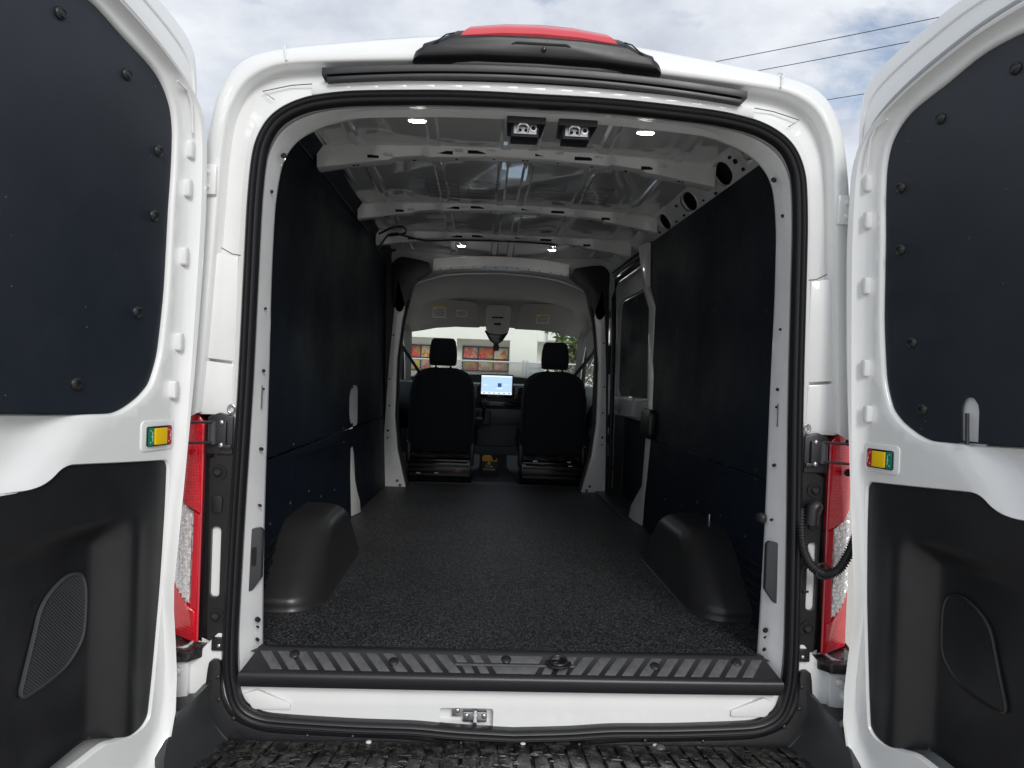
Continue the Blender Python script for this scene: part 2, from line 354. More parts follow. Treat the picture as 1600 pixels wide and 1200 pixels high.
    def build(s, name, m, parent=None, bevel=0, seg=2, thick=0, sharp=35, recalc=True, weld=1e-5):
        me = bpy.data.meshes.new(name); me.from_pydata(s.v, [], s.f)
        bm = bmesh.new(); bm.from_mesh(me)
        if weld: bmesh.ops.remove_doubles(bm, verts=bm.verts, dist=weld)
        if recalc: bmesh.ops.recalc_face_normals(bm, faces=bm.faces)
        if thick: bmesh.ops.solidify(bm, geom=bm.faces[:], thickness=thick)
        if bevel:
            ed = [e for e in bm.edges if len(e.link_faces) == 2 and e.calc_face_angle(0) > .6]
            bmesh.ops.bevel(bm, geom=ed, offset=bevel, segments=seg, profile=.6, affect='EDGES', clamp_overlap=True)
        th = math.radians(sharp)
        for f in bm.faces: f.smooth = True
        for e in bm.edges:
            if len(e.link_faces) == 2 and e.calc_face_angle(0) > th: e.smooth = False
        for vv in [v for v in bm.verts if not v.link_faces]: bm.verts.remove(vv)
        bm.to_mesh(me); bm.free()
        me.materials.append(M[m] if isinstance(m, str) else m)
        o = bpy.data.objects.new(name, me); C.objects.link(o)
        if parent is not None:
            o.parent = parent
            pm = Matrix.Identity(4); q = parent
            while q: pm = Matrix.LocRotScale(q.location, q.rotation_euler, None) @ pm; q = q.parent
            if pm != Matrix.Identity(4): me.transform(pm.inverted())
        return o
def empty(name, loc, label, cat, group=None):
    o = bpy.data.objects.new(name, None); C.objects.link(o); o.location = loc; o.empty_display_size = .2
    return tag(o, label, cat, group)
def tag(o, label=None, cat=None, group=None, kind=None):
    if label: o['label'] = label
    if cat: o['category'] = cat
    if group: o['group'] = group
    if kind: o['kind'] = kind
    return o
def text_mesh(txt, size, m, name, parent, xform, shear=0, extrude=.0006):
    cu = bpy.data.curves.new('t', 'FONT'); cu.body = txt; cu.size = size; cu.extrude = extrude; cu.align_x = 'CENTER'; cu.align_y = 'CENTER'; cu.shear = shear; cu.resolution_u = 2
    to = bpy.data.objects.new('t', cu); C.objects.link(to)
    dg = bpy.context.evaluated_depsgraph_get(); me = bpy.data.meshes.new_from_object(to.evaluated_get(dg))
    mb = MB(); mb.add([xform @ v.co for v in me.vertices], [tuple(p.vertices) for p in me.polygons])
    bpy.data.objects.remove(to); bpy.data.curves.remove(cu); bpy.data.meshes.remove(me)
    return mb.build(name, m, parent, weld=0)
XZ = lambda y: (lambda a, b: Vector((a, y, b)))

# ================================================================== GROUND
g = MB(); g.add([(-400, -400, 0), (400, -400, 0), (400, 600, 0), (-400, 600, 0)], [(0, 1, 2, 3)])
tag(g.build('ground', 'concrete'), kind='structure')

# ================================================================== THE VAN
van = empty('cargo_van', (0, 0, 0), 'white cargo van seen from behind with both rear doors swung open', 'van')

# contours of the rear aperture, right half from top centre to bottom centre, same number of points in each
SEAL = [(0, 2.196), (.14, 2.196), (.28, 2.192), (.49, 2.178), (.61, 2.155), (.69, 2.108), (.73, 2.03), (.742, 1.9), (.746, 1.7), (.751, 1.4), (.76, 1.1), (.765, .9), (.768, .72), (.763, .62), (.735, .538), (.66, .502), (.45, .490), (.27, .486), (.15, .477), (0, .471)]
RECESS = [(0, 2.287), (.14, 2.287), (.31, 2.283), (.52, 2.268), (.68, 2.25), (.765, 2.205), (.81, 2.12), (.826, 2.0), (.836, 1.8), (.852, 1.5), (.865, 1.30), (.872, .95), (.875, .75), (.875, .66), (.87, .53), (.66, .45), (.45, .45), (.27, .45), (.15, .44), (0, .44)]
BODY = [(0, 2.385), (.14, 2.38), (.31, 2.364), (.52, 2.336), (.70, 2.306), (.795, 2.268), (.852, 2.18), (.882, 2.03), (.896, 1.85), (.925, 1.5), (.945, 1.25), (.955, .95), (.96, .75), (.96, .62), (.955, .46), (.70, .40), (.45, .40), (.27, .40), (.15, .40), (0, .40)]
def full(half, sub=8):
    h = resample(half, sub)
    return h + [Vector((-p.x, p.y)) for p in reversed(h[1:-1])]
S_, R2_, B2_ = full(SEAL), full(RECESS), full(BODY)
def loopat(loop, y, fn=None):
    out = []
    for p in loop:
        yy = y
        if fn: yy = y+fn(p)
        out.append(Vector((p.x, yy, p.y)))
    return out
def lampdip(p): return 0
def mixl(a, b, t): return [p*(1-t)+q*t for p, q in zip(a, b)]

ring = MB()
ring.loft([loopat(offset(S_, -.024), .095), loopat(offset(S_, -.02), .055), loopat(offset(S_, -.017), .03), loopat(offset(S_, -.012), .018), loopat(S_, .014), loopat(offset(S_, .018), .014), loopat(offset(S_, .026), .018), loopat(mixl(S_, R2_, .40), .024, lampdip), loopat(mixl(S_, R2_, .44), .036, lampdip),
           loopat(mixl(S_, R2_, .8), .044, lampdip), loopat(mixl(S_, R2_, .95), .046, lampdip), loopat(mixl(S_, R2_, .99), .040, lampdip), loopat(R2_, .006, lampdip), loopat(mixl(R2_, B2_, .04), .0, lampdip), loopat(mixl(R2_, B2_, .12), -.003, lampdip), loopat(mixl(R2_, B2_, .3), -.002, lampdip), loopat(mixl(R2_, B2_, .55), .002, lampdip), loopat(mixl(R2_, B2_, .8), .012, lampdip),
           loopat(mixl(R2_, B2_, .95), .026, lampdip), loopat(B2_, .05, lampdip)])
def cutlamps(mb):
    def c_(f): v = [mb.v[i] for i in f]; return sum(abs(p[0]) for p in v)/len(v), sum(p[2] for p in v)/len(v)
    mb.f = [f for f in mb.f if not (c_(f)[0] > .800 and .70 < c_(f)[1] < 1.315)]
cutlamps(ring)
ring_o = ring.build('rear_frame', 'paint', van, sharp=38)

# outer skin: roof and sides forward to the B pillar
def station(y, dx, dz):
    out = []
    for p in B2_:
        kx = dx*smooth(.3, .85, abs(p.x)); kz = dz*smooth(1.6, 2.3, p.y)
        out.append(Vector((p.x+math.copysign(kx, p.x) if abs(p.x) > .01 else 0, y, p.y+kz)))
    return out
sk = MB(); sk.loft([loopat(B2_, .05), station(.13, .02, .03), station(.19, .035, .05), station(.35, .055, .10), station(.7, .08, .135), station(3.45, .085, .135)])
sk.f = [f for f in sk.f if not (max(sk.v[i][1] for i in f) < .131 and .70 < sum(sk.v[i][2] for i in f)/4 < 1.315 and abs(sk.v[f[0]][0]) > .8)]
sk.build('body_skin', 'paint', van)

# cab outside: roof, pillars, glass, bonnet, doors (what a step to the side or a mirror would show)
half = [(0, 2.485), (.4, 2.46), (.7, 2.41), (.84, 2.32), (.91, 2.16), (.945, 1.96)]
def cabarc(y, dz, kx):
    h = [(x*kx, z-dz) for x, z in half]
    return [Vector((-x, y, z)) for x, z in reversed(h[1:])] + [Vector((x, y, z)) for x, z in h]
cr_ = MB(); cr_.loft([cabarc(3.45, 0, 1), cabarc(3.8, .05, .99), cabarc(4.1, .20, .95), cabarc(4.35, .42, .88)], closed=False)
cr_.build('cab_roof', 'paint', van, thick=.01)
ws = MB(); A_ = [(-.80, 4.36, 1.98), (-.4, 4.40, 2.03), (0, 4.41, 2.04), (.4, 4.40, 2.03), (.80, 4.36, 1.98)]; B_ = [(-.85, 5.05, 1.28), (-.45, 5.18, 1.26), (0, 5.22, 1.25), (.45, 5.18, 1.26), (.85, 5.05, 1.28)]
ws.loft([A_, B_], closed=False); ws.build('windscreen', 'glass', van)
bn = MB(); bn.loft([[(x, y, z-.01) for x, y, z in B_], [(-.88, 5.5, 1.16), (-.45, 5.6, 1.2), (0, 5.62, 1.2), (.45, 5.6, 1.2), (.88, 5.5, 1.16)], [(-.85, 5.75, .9), (-.45, 5.85, .95), (0, 5.88, .95), (.45, 5.85, .95), (.85, 5.75, .9)], [(-.85, 5.78, .3), (-.45, 5.88, .3), (0, 5.9, .3), (.45, 5.88, .3), (.85, 5.78, .3)]], closed=False)
bn.build('bonnet', 'paint', van)
for s in (-1, 1):
    d = MB(); d.loft([[(s*1.0, 3.47, z) for z in (.35, .8, 1.24)], [(s*.88, 4.95, z) for z in (.35, .8, 1.24)], [(s*.86, 5.6, z) for z in (.35, .8, 1.1)]], closed=False)
    do = d.build('front_door', 'paint', van, thick=.03)
    gl = MB(); gl.add([(s*.985, 3.55, 1.24), (s*.87, 4.85, 1.24), (s*.83, 4.35, 1.93), (s*.935, 3.55, 1.95)], [(0, 1, 2, 3)]); gl.build('window', 'glass', do)
    fr = MB(); fr.tube([(s*.855, 4.95, 1.24), (s*.835, 4.68, 1.55), (s*.82, 4.36, 1.96)], .022, 8); fr.tube([(s*.985, 3.52, 1.24), (s*.94, 3.52, 1.97)], .04, 8); fr.tube([(s*.84, 4.4, 1.97), (s*.935, 3.5, 1.97)], .03, 8)
    fr.build('window_frame', 'rubber', do)
    mr = MB(); mr.box((s*1.08, 4.75, 1.42), (.2, .12, .42)); mr.build('door_mirror', 'plastic', van, bevel=.03, seg=3)
    for y in (.95, 4.9):
        wh = MB(); wh.tube([(s*.80, y, .34), (s*.82, y, .34), (s*.98, y, .34), (s*1.0, y, .34)], [.28, .34, .34, .28], 32)
        wo_ = wh.build('wheel', 'tyre', van); rm = MB(); rm.cyl((s*.9, y, .34), (s*1.005, y, .34), .2, 24); rm.build('rim', 'steel', wo_)
    # underbody side so that no light enters below the load floor
ub = MB(); ub.box((0, 2.9, .52), (1.78, 5.6, .06)); ub.build('underbody', 'plastic', van)

# flat body panels above and below each tail lamp, and dark sheets added behind it to stop light leaks
for s in (-1, 1):
    def flat(poly, y0_, y1_, nm, bev=.004): b = MB(); b.prism([(s*a, c) for a, c in poly], lambda a, c, t: Vector((a, t, c)), y0_, y1_); return b.build(nm, 'paint', van, bevel=bev)
    flat([(.782, 1.318), (.868, 1.318), (.93, 1.345), (.942, 1.345), (.932, 1.46), (.86, 1.462), (.786, 1.455)], .018, .06, 'panel_above_lamp')
    flat([(.782, 1.462), (.858, 1.469), (.93, 1.467), (.88, 1.62), (.86, 1.64), (.858, 1.742), (.83, 1.752), (.783, 1.742)], .021, .06, 'panel_above_lamp')
    flat([(.788, .455), (.957, .455), (.960, .668), (.925, .668), (.862, .668), (.800, .735), (.788, .735)], .008, .06, 'panel_below_lamp')
    q = MB(); q.box((s*.885, .175, 1.01), (.20, .01, .68)); q.build('lamp_light_stop', 'hole', van)
    q = MB(); q.box((s*.793, .11, 1.01), (.006, .13, .66)); q.build('lamp_light_stop', 'hole', van)
# seams in the bodywork round the aperture
for s in (-1, 1):
    gsm = MB(); gsm.tube([(s*.766, .020, 1.745), (s*.80, .027, 1.75), (s*.828, .022, 1.765)], .0016, 6); gsm.build('panel_seam', 'strip', ring_o)
    gsm = MB(); gsm.tube([(s*.70, .017, 2.165), (s*.735, .030, 2.19), (s*.66, .030, 2.21), (s*.60, .024, 2.215)], .0014, 6); gsm.build('panel_seam', 'strip', ring_o)
    gsm = MB(); gsm.tube([(s*.665, -.006, 2.262), (s*.672, -.004, 2.30), (s*.678, .05, 2.325)], .003, 6); gsm.build('panel_seam', 'paint', ring_o)
# embossed pads on the header face between seal and trim
hb = MB(); xs_ = [-.60+1.2*i/24 for i in range(25)]
hb.loft([[Vector((x, y, z-.03*(x/.6)**2)) for x in xs_] for y, z in ((.03, 2.212), (.014, 2.213), (.012, 2.217), (.012, 2.242), (.03, 2.246))], closed=False); hb.build('header_band', 'paint', ring_o)
for k in range(15):
    x = -.525+k*.075
    e = MB(); zz = 2.229-.03*(x/.6)**2
    e.box((x, .0142, zz), (.05, .006, .011)); e.build('embossed_pad', 'paint', ring_o, bevel=.0028)

# door seal: one continuous sweep with ridges
prof = [(-.024, -.004), (-.024, .016), (-.019, .026), (-.012, .029), (-.008, .022), (-.004, .019), (0, .025), (.005, .028), (.010, .021), (.013, .017), (.017, .020), (.022, .016), (.024, .006), (.024, -.004)]
sl = MB(); loops = []
for a, b in prof: loops.append([Vector((p.x, .010-b, p.y)) for p in offset(S_, a*.76-.003)])
sl.loft(loops+[loops[0]]); sl.build('door_seal', 'rubber', van, sharp=70)

# black drip trim above the aperture
tr = MB()
for (z0, z1, y) in ((2.258, 2.277, -.016), (2.245, 2.256, -.010)):
    poly = []
    xs = [-.57+i*1.14/24 for i in range(25)]
    zc = lambda x: -.033*(abs(x)/.57)**2
    L = [Vector((x, 0, 0)) for x in xs]
    e = -.012 if z0 < 2.25 else 0
    k = (.57+e)/.57
    tr.loft([[(x*k, .045, z0+zc(x)) for x in xs], [(x*k, y, z0+zc(x)) for x in xs], [(x*k, y, z1+zc(x)) for x in xs], [(x*k, .045, z1+zc(x)) for x in xs]], closed=False)
    for ex in (xs[0]*k, xs[-1]*k):
        tr.add([(ex, .03, z0+zc(ex/k)), (ex, y, z0+zc(ex/k)), (ex, y, z1+zc(ex/k)), (ex, .03, z1+zc(ex/k))], [(0, 1, 2, 3)])
tr.build('drip_trim', 'plastic', van, bevel=.002)

# brake light housing
hz = MB()
HP = [(.335, 2.283, .02), (.322, 2.285, -.02), (.29, 2.30, -.03)]
def hloop(y, xb, xt, zb, zt, k):
    pts = [(-xb, zb), (-xb*.985, zb+.02), (-xt-.035*k, zt-.018), (-xt, zt), (-xt*.5, zt+.010), (0, zt+.012), (xt*.5, zt+.010), (xt, zt), (xt+.035*k, zt-.018), (xb*.985, zb+.02), (xb, zb), (xb*.5, zb+.012), (0, zb+.014), (-xb*.5, zb+.012)]
    return [Vector((x, y, z-.0*abs(x))) for x, z in pts]
hsm = lambda *a_: hloop(*a_)
hz.loft([hsm(.06, .335, .26, 2.28, 2.34, 1), hsm(-.005, .335, .262, 2.277, 2.338, 1), hsm(-.024, .330, .256, 2.277, 2.336, 1), hsm(-.036, .316, .243, 2.281, 2.334, 1), hsm(-.040, .300, .230, 2.288, 2.330, 1)], cap1=True)
hz.loft([hsm(-.037, .312, .236, 2.285, 2.330, 1), hsm(-.032, .309, .232, 2.295, 2.342, 1), hsm(-.020, .305, .226, 2.30, 2.354, 1), hsm(0, .30, .217, 2.31, 2.368, 1), hsm(.05, .30, .205, 2.32, 2.392, 1), hsm(.16, .30, .20, 2.34, 2.42, 1), hsm(.34, .27, .16, 2.38, 2.44, 1)], cap0=True, cap1=True)
ho = hz.build('brake_light_housing', 'plastic', van, sharp=44, bevel=.003)
ln = MB()
def lensloop(y, z, x): return [Vector((-x, y, z)), Vector((-x*.5, y-.004, z+.010)), Vector((0, y-.005, z+.013)), Vector((x*.5, y-.004, z+.010)), Vector((x, y, z))]
ln.loft([lensloop(-.0295, 2.336, .208), lensloop(-.034, 2.341, .208), lensloop(-.026, 2.358, .198), lensloop(.0, 2.381, .184), lensloop(.05, 2.405, .158), lensloop(.09, 2.417, .145)], closed=False)
ln.build('brake_light_lens', 'redsolid', ho, thick=.006)
cm = MB(); cm.tube([(-.075, -.036, 2.322), (-.06, -.0395, 2.327), (.07, -.0395, 2.327), (.085, -.036, 2.322)], .004, 8); cm.build('camera_lip', 'plastic', ho)
cm = MB(); cm.dome((.012, -.0405, 2.312), (0, -1, -.1), .007, .005, base=.003); cm.build('camera_lens', 'blackgloss', ho)
for s in (-1, 1):
    q = MB(); q.tube([(s*.225, -.036, 2.345), (s*.245, -.04, 2.338), (s*.305, -.036, 2.292)], .0018, 6); q.build('housing_seam', 'hole', ho)

# ------------------------------------------------------------------ aperture inner jamb, header and sill
J = [(0, 2.182), (.14, 2.182), (.28, 2.178), (.48, 2.162), (.585, 2.13), (.655, 2.085), (.695, 2.02), (.712, 1.9), (.716, 1.7), (.714, 1.4), (.714, 1.1), (.712, .9), (.708, .72), (.706, .655)]
jh = resample(J, 8)
SS = offset(S_, -.022)
nhalf = (len(S_)//2)+1
s_half = [p for p in resample(SEAL[:14], 8)]
s_half = [Vector((p.x-.022*(smooth(0, .8, p.x) if p.y > 1.0 else 1), p.y-.022*smooth(1.9, 2.2, p.y))) for p in s_half]
ja = MB()
def both(h): return [Vector((-p.x, p.y)) for p in reversed(h[1:])]+list(h)
sf, jf = both(s_half), both(jh)
tail = [Vector((p.x+(.10 if p.x > 0 else -.10)*smooth(.6, .7, abs(p.x)), p.y)) for p in jf]
ja.loft([[Vector((p.x, .02, p.y)) for p in sf], [Vector((p.x, .05, p.y)) for p in mixl(sf, jf, .4)], [Vector((p.x, .095, p.y)) for p in mixl(sf, jf, .93)], [Vector((p.x, .105, p.y)) for p in jf],
         [Vector((p.x+math.copysign(.012*smooth(.5, .7, abs(p.x)), p.x), .125, p.y+.002*smooth(1.9, 2.1, p.y))) for p in jf],
         [Vector((p.x+math.copysign(.075*smooth(.5, .7, abs(p.x)), p.x), .133, p.y+.012*smooth(1.9, 2.1, p.y))) for p in jf],
         [Vector((p.x+math.copysign(.085*smooth(.5, .7, abs(p.x)), p.x), .136+.06*smooth(.5, .7, abs(p.x)), p.y+.17*smooth(1.9, 2.1, p.y)*(1-smooth(.4, .66, abs(p.x))))) for p in jf]], closed=False)
jo = ja.build('aperture_jamb', 'primer', van, sharp=60)
for s in (-1, 1):      # press holes, one by one, facing out of the jamb
    for (z, r) in ((2.03, .009), (1.93, .006), (1.61, .005), (1.44, .006), (1.39, .005), (1.225, .0065), (.755, .009), (.70, .006), (.735, .004), (1.07, .005)):
        x = interp([(.65, .712), (.9, .717), (1.4, .721), (1.7, .723), (1.95, .715), (2.1, .66)], z)
        h = MB(); h.cyl((s*x, .066, z), (s*(x-.006), .058, z), r*.75, 12); h.build('press_hole', 'hole', jo)
    h = MB(); h.prism(rrect(-.006, 1.335, .006, 1.40, .005, 3), lambda a, b, t: Vector((s*(.722+a*.5-t), .062+a-t, b)), 0, .004); h.build('slot_recess', 'strip', jo)
    # latch pocket cover
    cv = MB(); cv.prism([(.706, .870), (.726, .838), (.738, .834), (.743, .845), (.743, 1.0), (.737, 1.008), (.712, 1.008), (.706, 1.0)], lambda a, b, t: Vector((s*a, .046+(.743-a)*.7+t, b)), -.008, .01)
    co = cv.build('jamb_cover', 'greyplastic', van, bevel=.003)
    if s < 0:
        q = MB(); q.prism(rrect(-.729, .905, -.718, .957, .004, 2), lambda a, b, t: Vector((a, .046+(.743+a)*.7+t, b)), -.0095, -.006); q.build('cover_slot', 'hole', co)
for x in (-.439, -.134, .226, .44, .34, -.30):
    h = MB(); z = interp([(0, 2.186), (.3, 2.181), (.5, 2.166)], abs(x)); r = .014 if abs(x) != .34 else .008
    if x == -.30: r = .004
    h.cyl((x, .075, z+.006), (x, .072, z-.0015), r, 14); h.build('header_hole', 'hole', jo)
for x in (-.50, .50):
    q = MB(); q.tube([(x, .03, 2.165), (x*1.01, .06, 2.160), (x*1.02, .10, 2.156)], .0013, 5); q.build('header_seam', 'strip', jo)
bt = MB(); bt.dome((.703, .10, 1.067), (-1, -.6, 0), .016, .008, base=.006); bt.build('rubber_button', 'rubber', jo)

# latch catches hanging from the header
for cx, cz in ((-.021, 2.178), (.124, 2.174)):
    b = MB(); b.prism([(cx-.056, 2.172), (cx+.056, 2.172), (cx+.062, 2.218), (cx-.062, 2.218)], lambda a, q, t: Vector((a, t, q-.004-.12*a*0)), .10, .125)
    bo = MB(); 
    bo.prism([(cx-.055, .07), (cx+.055, .07), (cx+.050, .19), (cx-.050, .19)], lambda a, q, t: Vector((a, q, t)), 2.155, 2.176)
    bo.box((cx-.002, .125, 2.150), (.078, .07, .052))
    lo_ = bo.build('door_latch', 'plastic', van, bevel=.004)
    c2 = MB(); c2.box((cx-.002, .088, 2.146), (.064, .006, .030)); c2.build('latch_plate', 'steel', lo_, bevel=.001)
    c2 = MB(); c2.tube([(cx-.022, .084, 2.136), (cx-.022, .076, 2.150), (cx-.015, .074, 2.156), (cx-.002, .074, 2.156), (cx+.006, .076, 2.150), (cx+.006, .084, 2.136)], .0035, 8); c2.build('latch_claw', 'chrome', lo_)
    c2 = MB(); c2.cyl((cx+.021, .086, 2.147), (cx+.021, .081, 2.147), .010, 16); co_ = c2.build('latch_collar', 'chrome', lo_)
    c2 = MB(); c2.cyl((cx+.021, .082, 2.147), (cx+.021, .0795, 2.147), .006, 14); c2.build('latch_hole', 'hole', lo_)
    for hx in (cx-.016, cx-.0):
        c2 = MB(); c2.cyl((hx, .086, 2.141), (hx, .0835, 2.141), .0045, 10); c2.build('latch_hole', 'hole', lo_)

# sill: white step face below the plate with striker pocket
sil = MB()
pk = rrect(-.201, .486, -.055, .542, .008)
outl = [p for p in offset(S_, -.004) if p.y < .64]
outl = sorted(outl, key=lambda p: 0)
lowR = [p for p in S_[:nhalf] if p.y < .63]; lowL = [Vector((-p.x, p.y)) for p in reversed(lowR[:-1])]
low = lowR+lowL
def silln(a, b):       # embossed lip along the top
    return Vector((a, .012-.016*smooth(.585, .578, b)*0 + .010*smooth(.572, .588, b)*smooth(.70, .66, abs(a)) - .0, b))
sil.surf(low, [pk], .02, silln)
sil_o = sil.build('sill_face', 'paint', van)
pb = MB(); pb.loft([[Vector((p.x, .012, p.y)) for p in pk], [Vector((p.x, .045, p.y)) for p in pk]], cap1=True); pb.build('striker_pocket', 'paint', sil_o)
for s in (-1, 1):
    q = MB(); q.prism([(s*.69, .586), (s*.60, .55), (s*.60, .532), (s*.70, .532), (s*.728, .575)], lambda a, b, t: Vector((a, t, b)), .004, .02); q.build('corner_boss', 'paint', sil_o, bevel=.006)
st = MB(); st.box((-.105, .034, .512), (.066, .02, .028)); so_ = st.build('striker', 'steel', sil_o, bevel=.004)
st = MB(); st.tube([(-.104, .03, .496), (-.104, .004, .498), (-.104, -.002, .512), (-.104, .004, .534), (-.104, .03, .536)], .005, 8); st.build('striker_loop', 'chrome', sil_o)
st = MB(); st.box((-.155, .036, .524), (.026, .016, .026)); st.build('pocket_bracket', 'steel', sil_o, bevel=.002)
for x, z in ((-.153, .53), (-.128, .516), (-.08, .516)):
    st = MB(); st.dome((x, .024, z), (0, -1, 0), .008, .004, n=8, base=.002); st.build('bolt', 'steel', sil_o)

# sill plate
def platept(x, y): return Vector((x, y, .664+.012*smooth(-.05, .05, y)-.0))
def wsill(y): return interp([(-.03, .733), (.05, .702), (.1, .70)], y)
sp = MB(); rows = []
for (y, z) in ((.085, .667), (.075, .682), (.066, .686), (.060, .683), (.056, .686), (.048, .686), (.043, .679), (-.014, .6475), (-.022, .645), (-.027, .640), (-.028, .632), (-.022, .612), (-.018, .604), (0, .603)):
    wv = wsill(y); rows.append([Vector((wv*(2*i/30-1), y-.004*(1-(2*i/30-1)**2), z)) for i in range(31)])
sp.loft(rows, closed=False); spo = sp.build('sill_plate', 'sill', van, sharp=60)
def dep(x): return -.004*(1-(x/.72)**2)
def strip(poly, nm='tread_strip', m='strip', h=.003):
    b = MB(); b.prism(poly, lambda x, y, t: Vector((x, y+dep(x), .6475+(y+.014)*.0315/.057+t)), -.001, h); return b.build(nm, m, spo, bevel=.001)
y0, y1 = -.011, .038
for s in (-1, 1):
    for k in range(11):
        xb = .695-k*.0475                    # front edge further inboard than the back edge
        strip([(s*xb, y1), (s*(xb-.030), y1), (s*(xb-.030-.043), y0), (s*(xb-.043), y0)])
ya = .015
for s in (-1, 1):
    for k in (0, 1):
        xb = .172-k*.047
        strip([(s*xb, y1), (s*(xb-.027), y1), (s*(xb-.027-.013), ya+.004), (s*(xb-.013), ya+.004)])
        xf = .145-k*.040
        strip([(s*xf, ya-.008), (s*(xf-.024), ya-.008), (s*(xf-.034), y0), (s*(xf-.010), y0)])
strip([(-.078, y1), (.078, y1), (.065, ya+.004), (-.065, ya+.004)])
strip([(-.064, ya-.008), (.064, ya-.008), (.052, y0), (-.052, y0)])
for s in (-1, 1): strip([(s*.165, ya-.001), (0, ya-.001), (0, ya-.005), (s*.162, ya-.005)], 'tread_line', 'strip', .002)
for x, y in ((-.60, .030), (-.33, .015), (-.025, .027), (.385, .015), (.62, .030)):
    b = MB(); p = (x, y+dep(x), .6475+(y+.014)*.55+.002); b.dome(p, (0, -.5, 1), .014, .004, base=.002); b.build('sill_fastener', 'rubber', spo)
b = MB(); p = Vector((.118, .014, .666)); b.cyl(p, p+Vector((0, 0, .006)), .036, 28); b.build('lashing_cup', 'rubber', spo, bevel=.002)
b = MB(); b.cyl(p+Vector((0, 0, .005)), p+Vector((0, 0, .0085)), .026, 24); b.build('lashing_disc', 'blackgloss', spo, bevel=.002)
b = MB(); b.tube([p+Vector((.023*math.cos(a), .023*math.sin(a)-.004, .012+.004*math.sin(a))) for a in [2*PI*i/24 for i in range(24)]], .003, 6, closed=True); b.build('lashing_ring', 'darksteel', spo)

# ------------------------------------------------------------------ load floor
fl = MB(); fl.loft([[Vector((x, y, .670+(.006 if y < .1 else 0)*0)) for x in [-.86+1.72*i/20 for i in range(21)]] for y in (.055, .6, 1.4, 2.2, 3.0, 3.22)], closed=False)
flo = fl.build('load_floor', 'floor', van)
ft = MB(); ft.box((0, 3.235, .668), (1.6, .03, .012)); ft.build('floor_front_trim', 'plastic', van, bevel=.003)
# side step trim in front of the sliding door
sd_ = MB(); sd_.box((.80, 2.62, .674), (.20, 1.15, .010)); sd_.build('side_step_trim', 'plastic', van, bevel=.003)

# wheel arch covers
def smin(a): return a
for s in (-1, 1):
    a = MB(); loops = []
    def plan(h, ins):        # rounded footprint at height h, drawn in by ins
        k = h/.235; kk = max(0, (h-.035)/.20)
        yf = .375+.275*kk**1.12+ins; yb = 1.245-.16*k-ins; xi = .612+.034*k+ins; xo = .86
        rf = max(.10-.01*k-ins*.6, .03); rb = max(.09-ins*.6, .03); L = [Vector((s*xo, yf, .671+h)), Vector((s*(xo-.06), yf, .671+h))]
        for i in range(13): t = PI/2*i/12; L.append(Vector((s*(xi+rf-rf*math.sin(t)), yf+rf*1.5-rf*1.5*math.cos(t), .671+h)))
        for i in range(9): t = PI/2*i/8; L.append(Vector((s*(xi+rb-rb*math.cos(t)), yb-rb+rb*math.sin(t), .671+h)))
        L += [Vector((s*(xo-.06), yb, .671+h)), Vector((s*xo, yb, .671+h))]
        return L
    for h, ins in ((0, -.004), (.004, 0), (.02, 0), (.035, 0), (.045, 0), (.06, 0), (.08, 0), (.10, 0), (.15, 0), (.18, .002), (.20, .007), (.214, .015), (.226, .028), (.233, .045), (.236, .065), (.237, .085)): loops.append(plan(h, ins))
    a.loft(loops, closed=False, cap1=True); ao = a.build('wheel_arch_cover', 'arch', van, sharp=70)
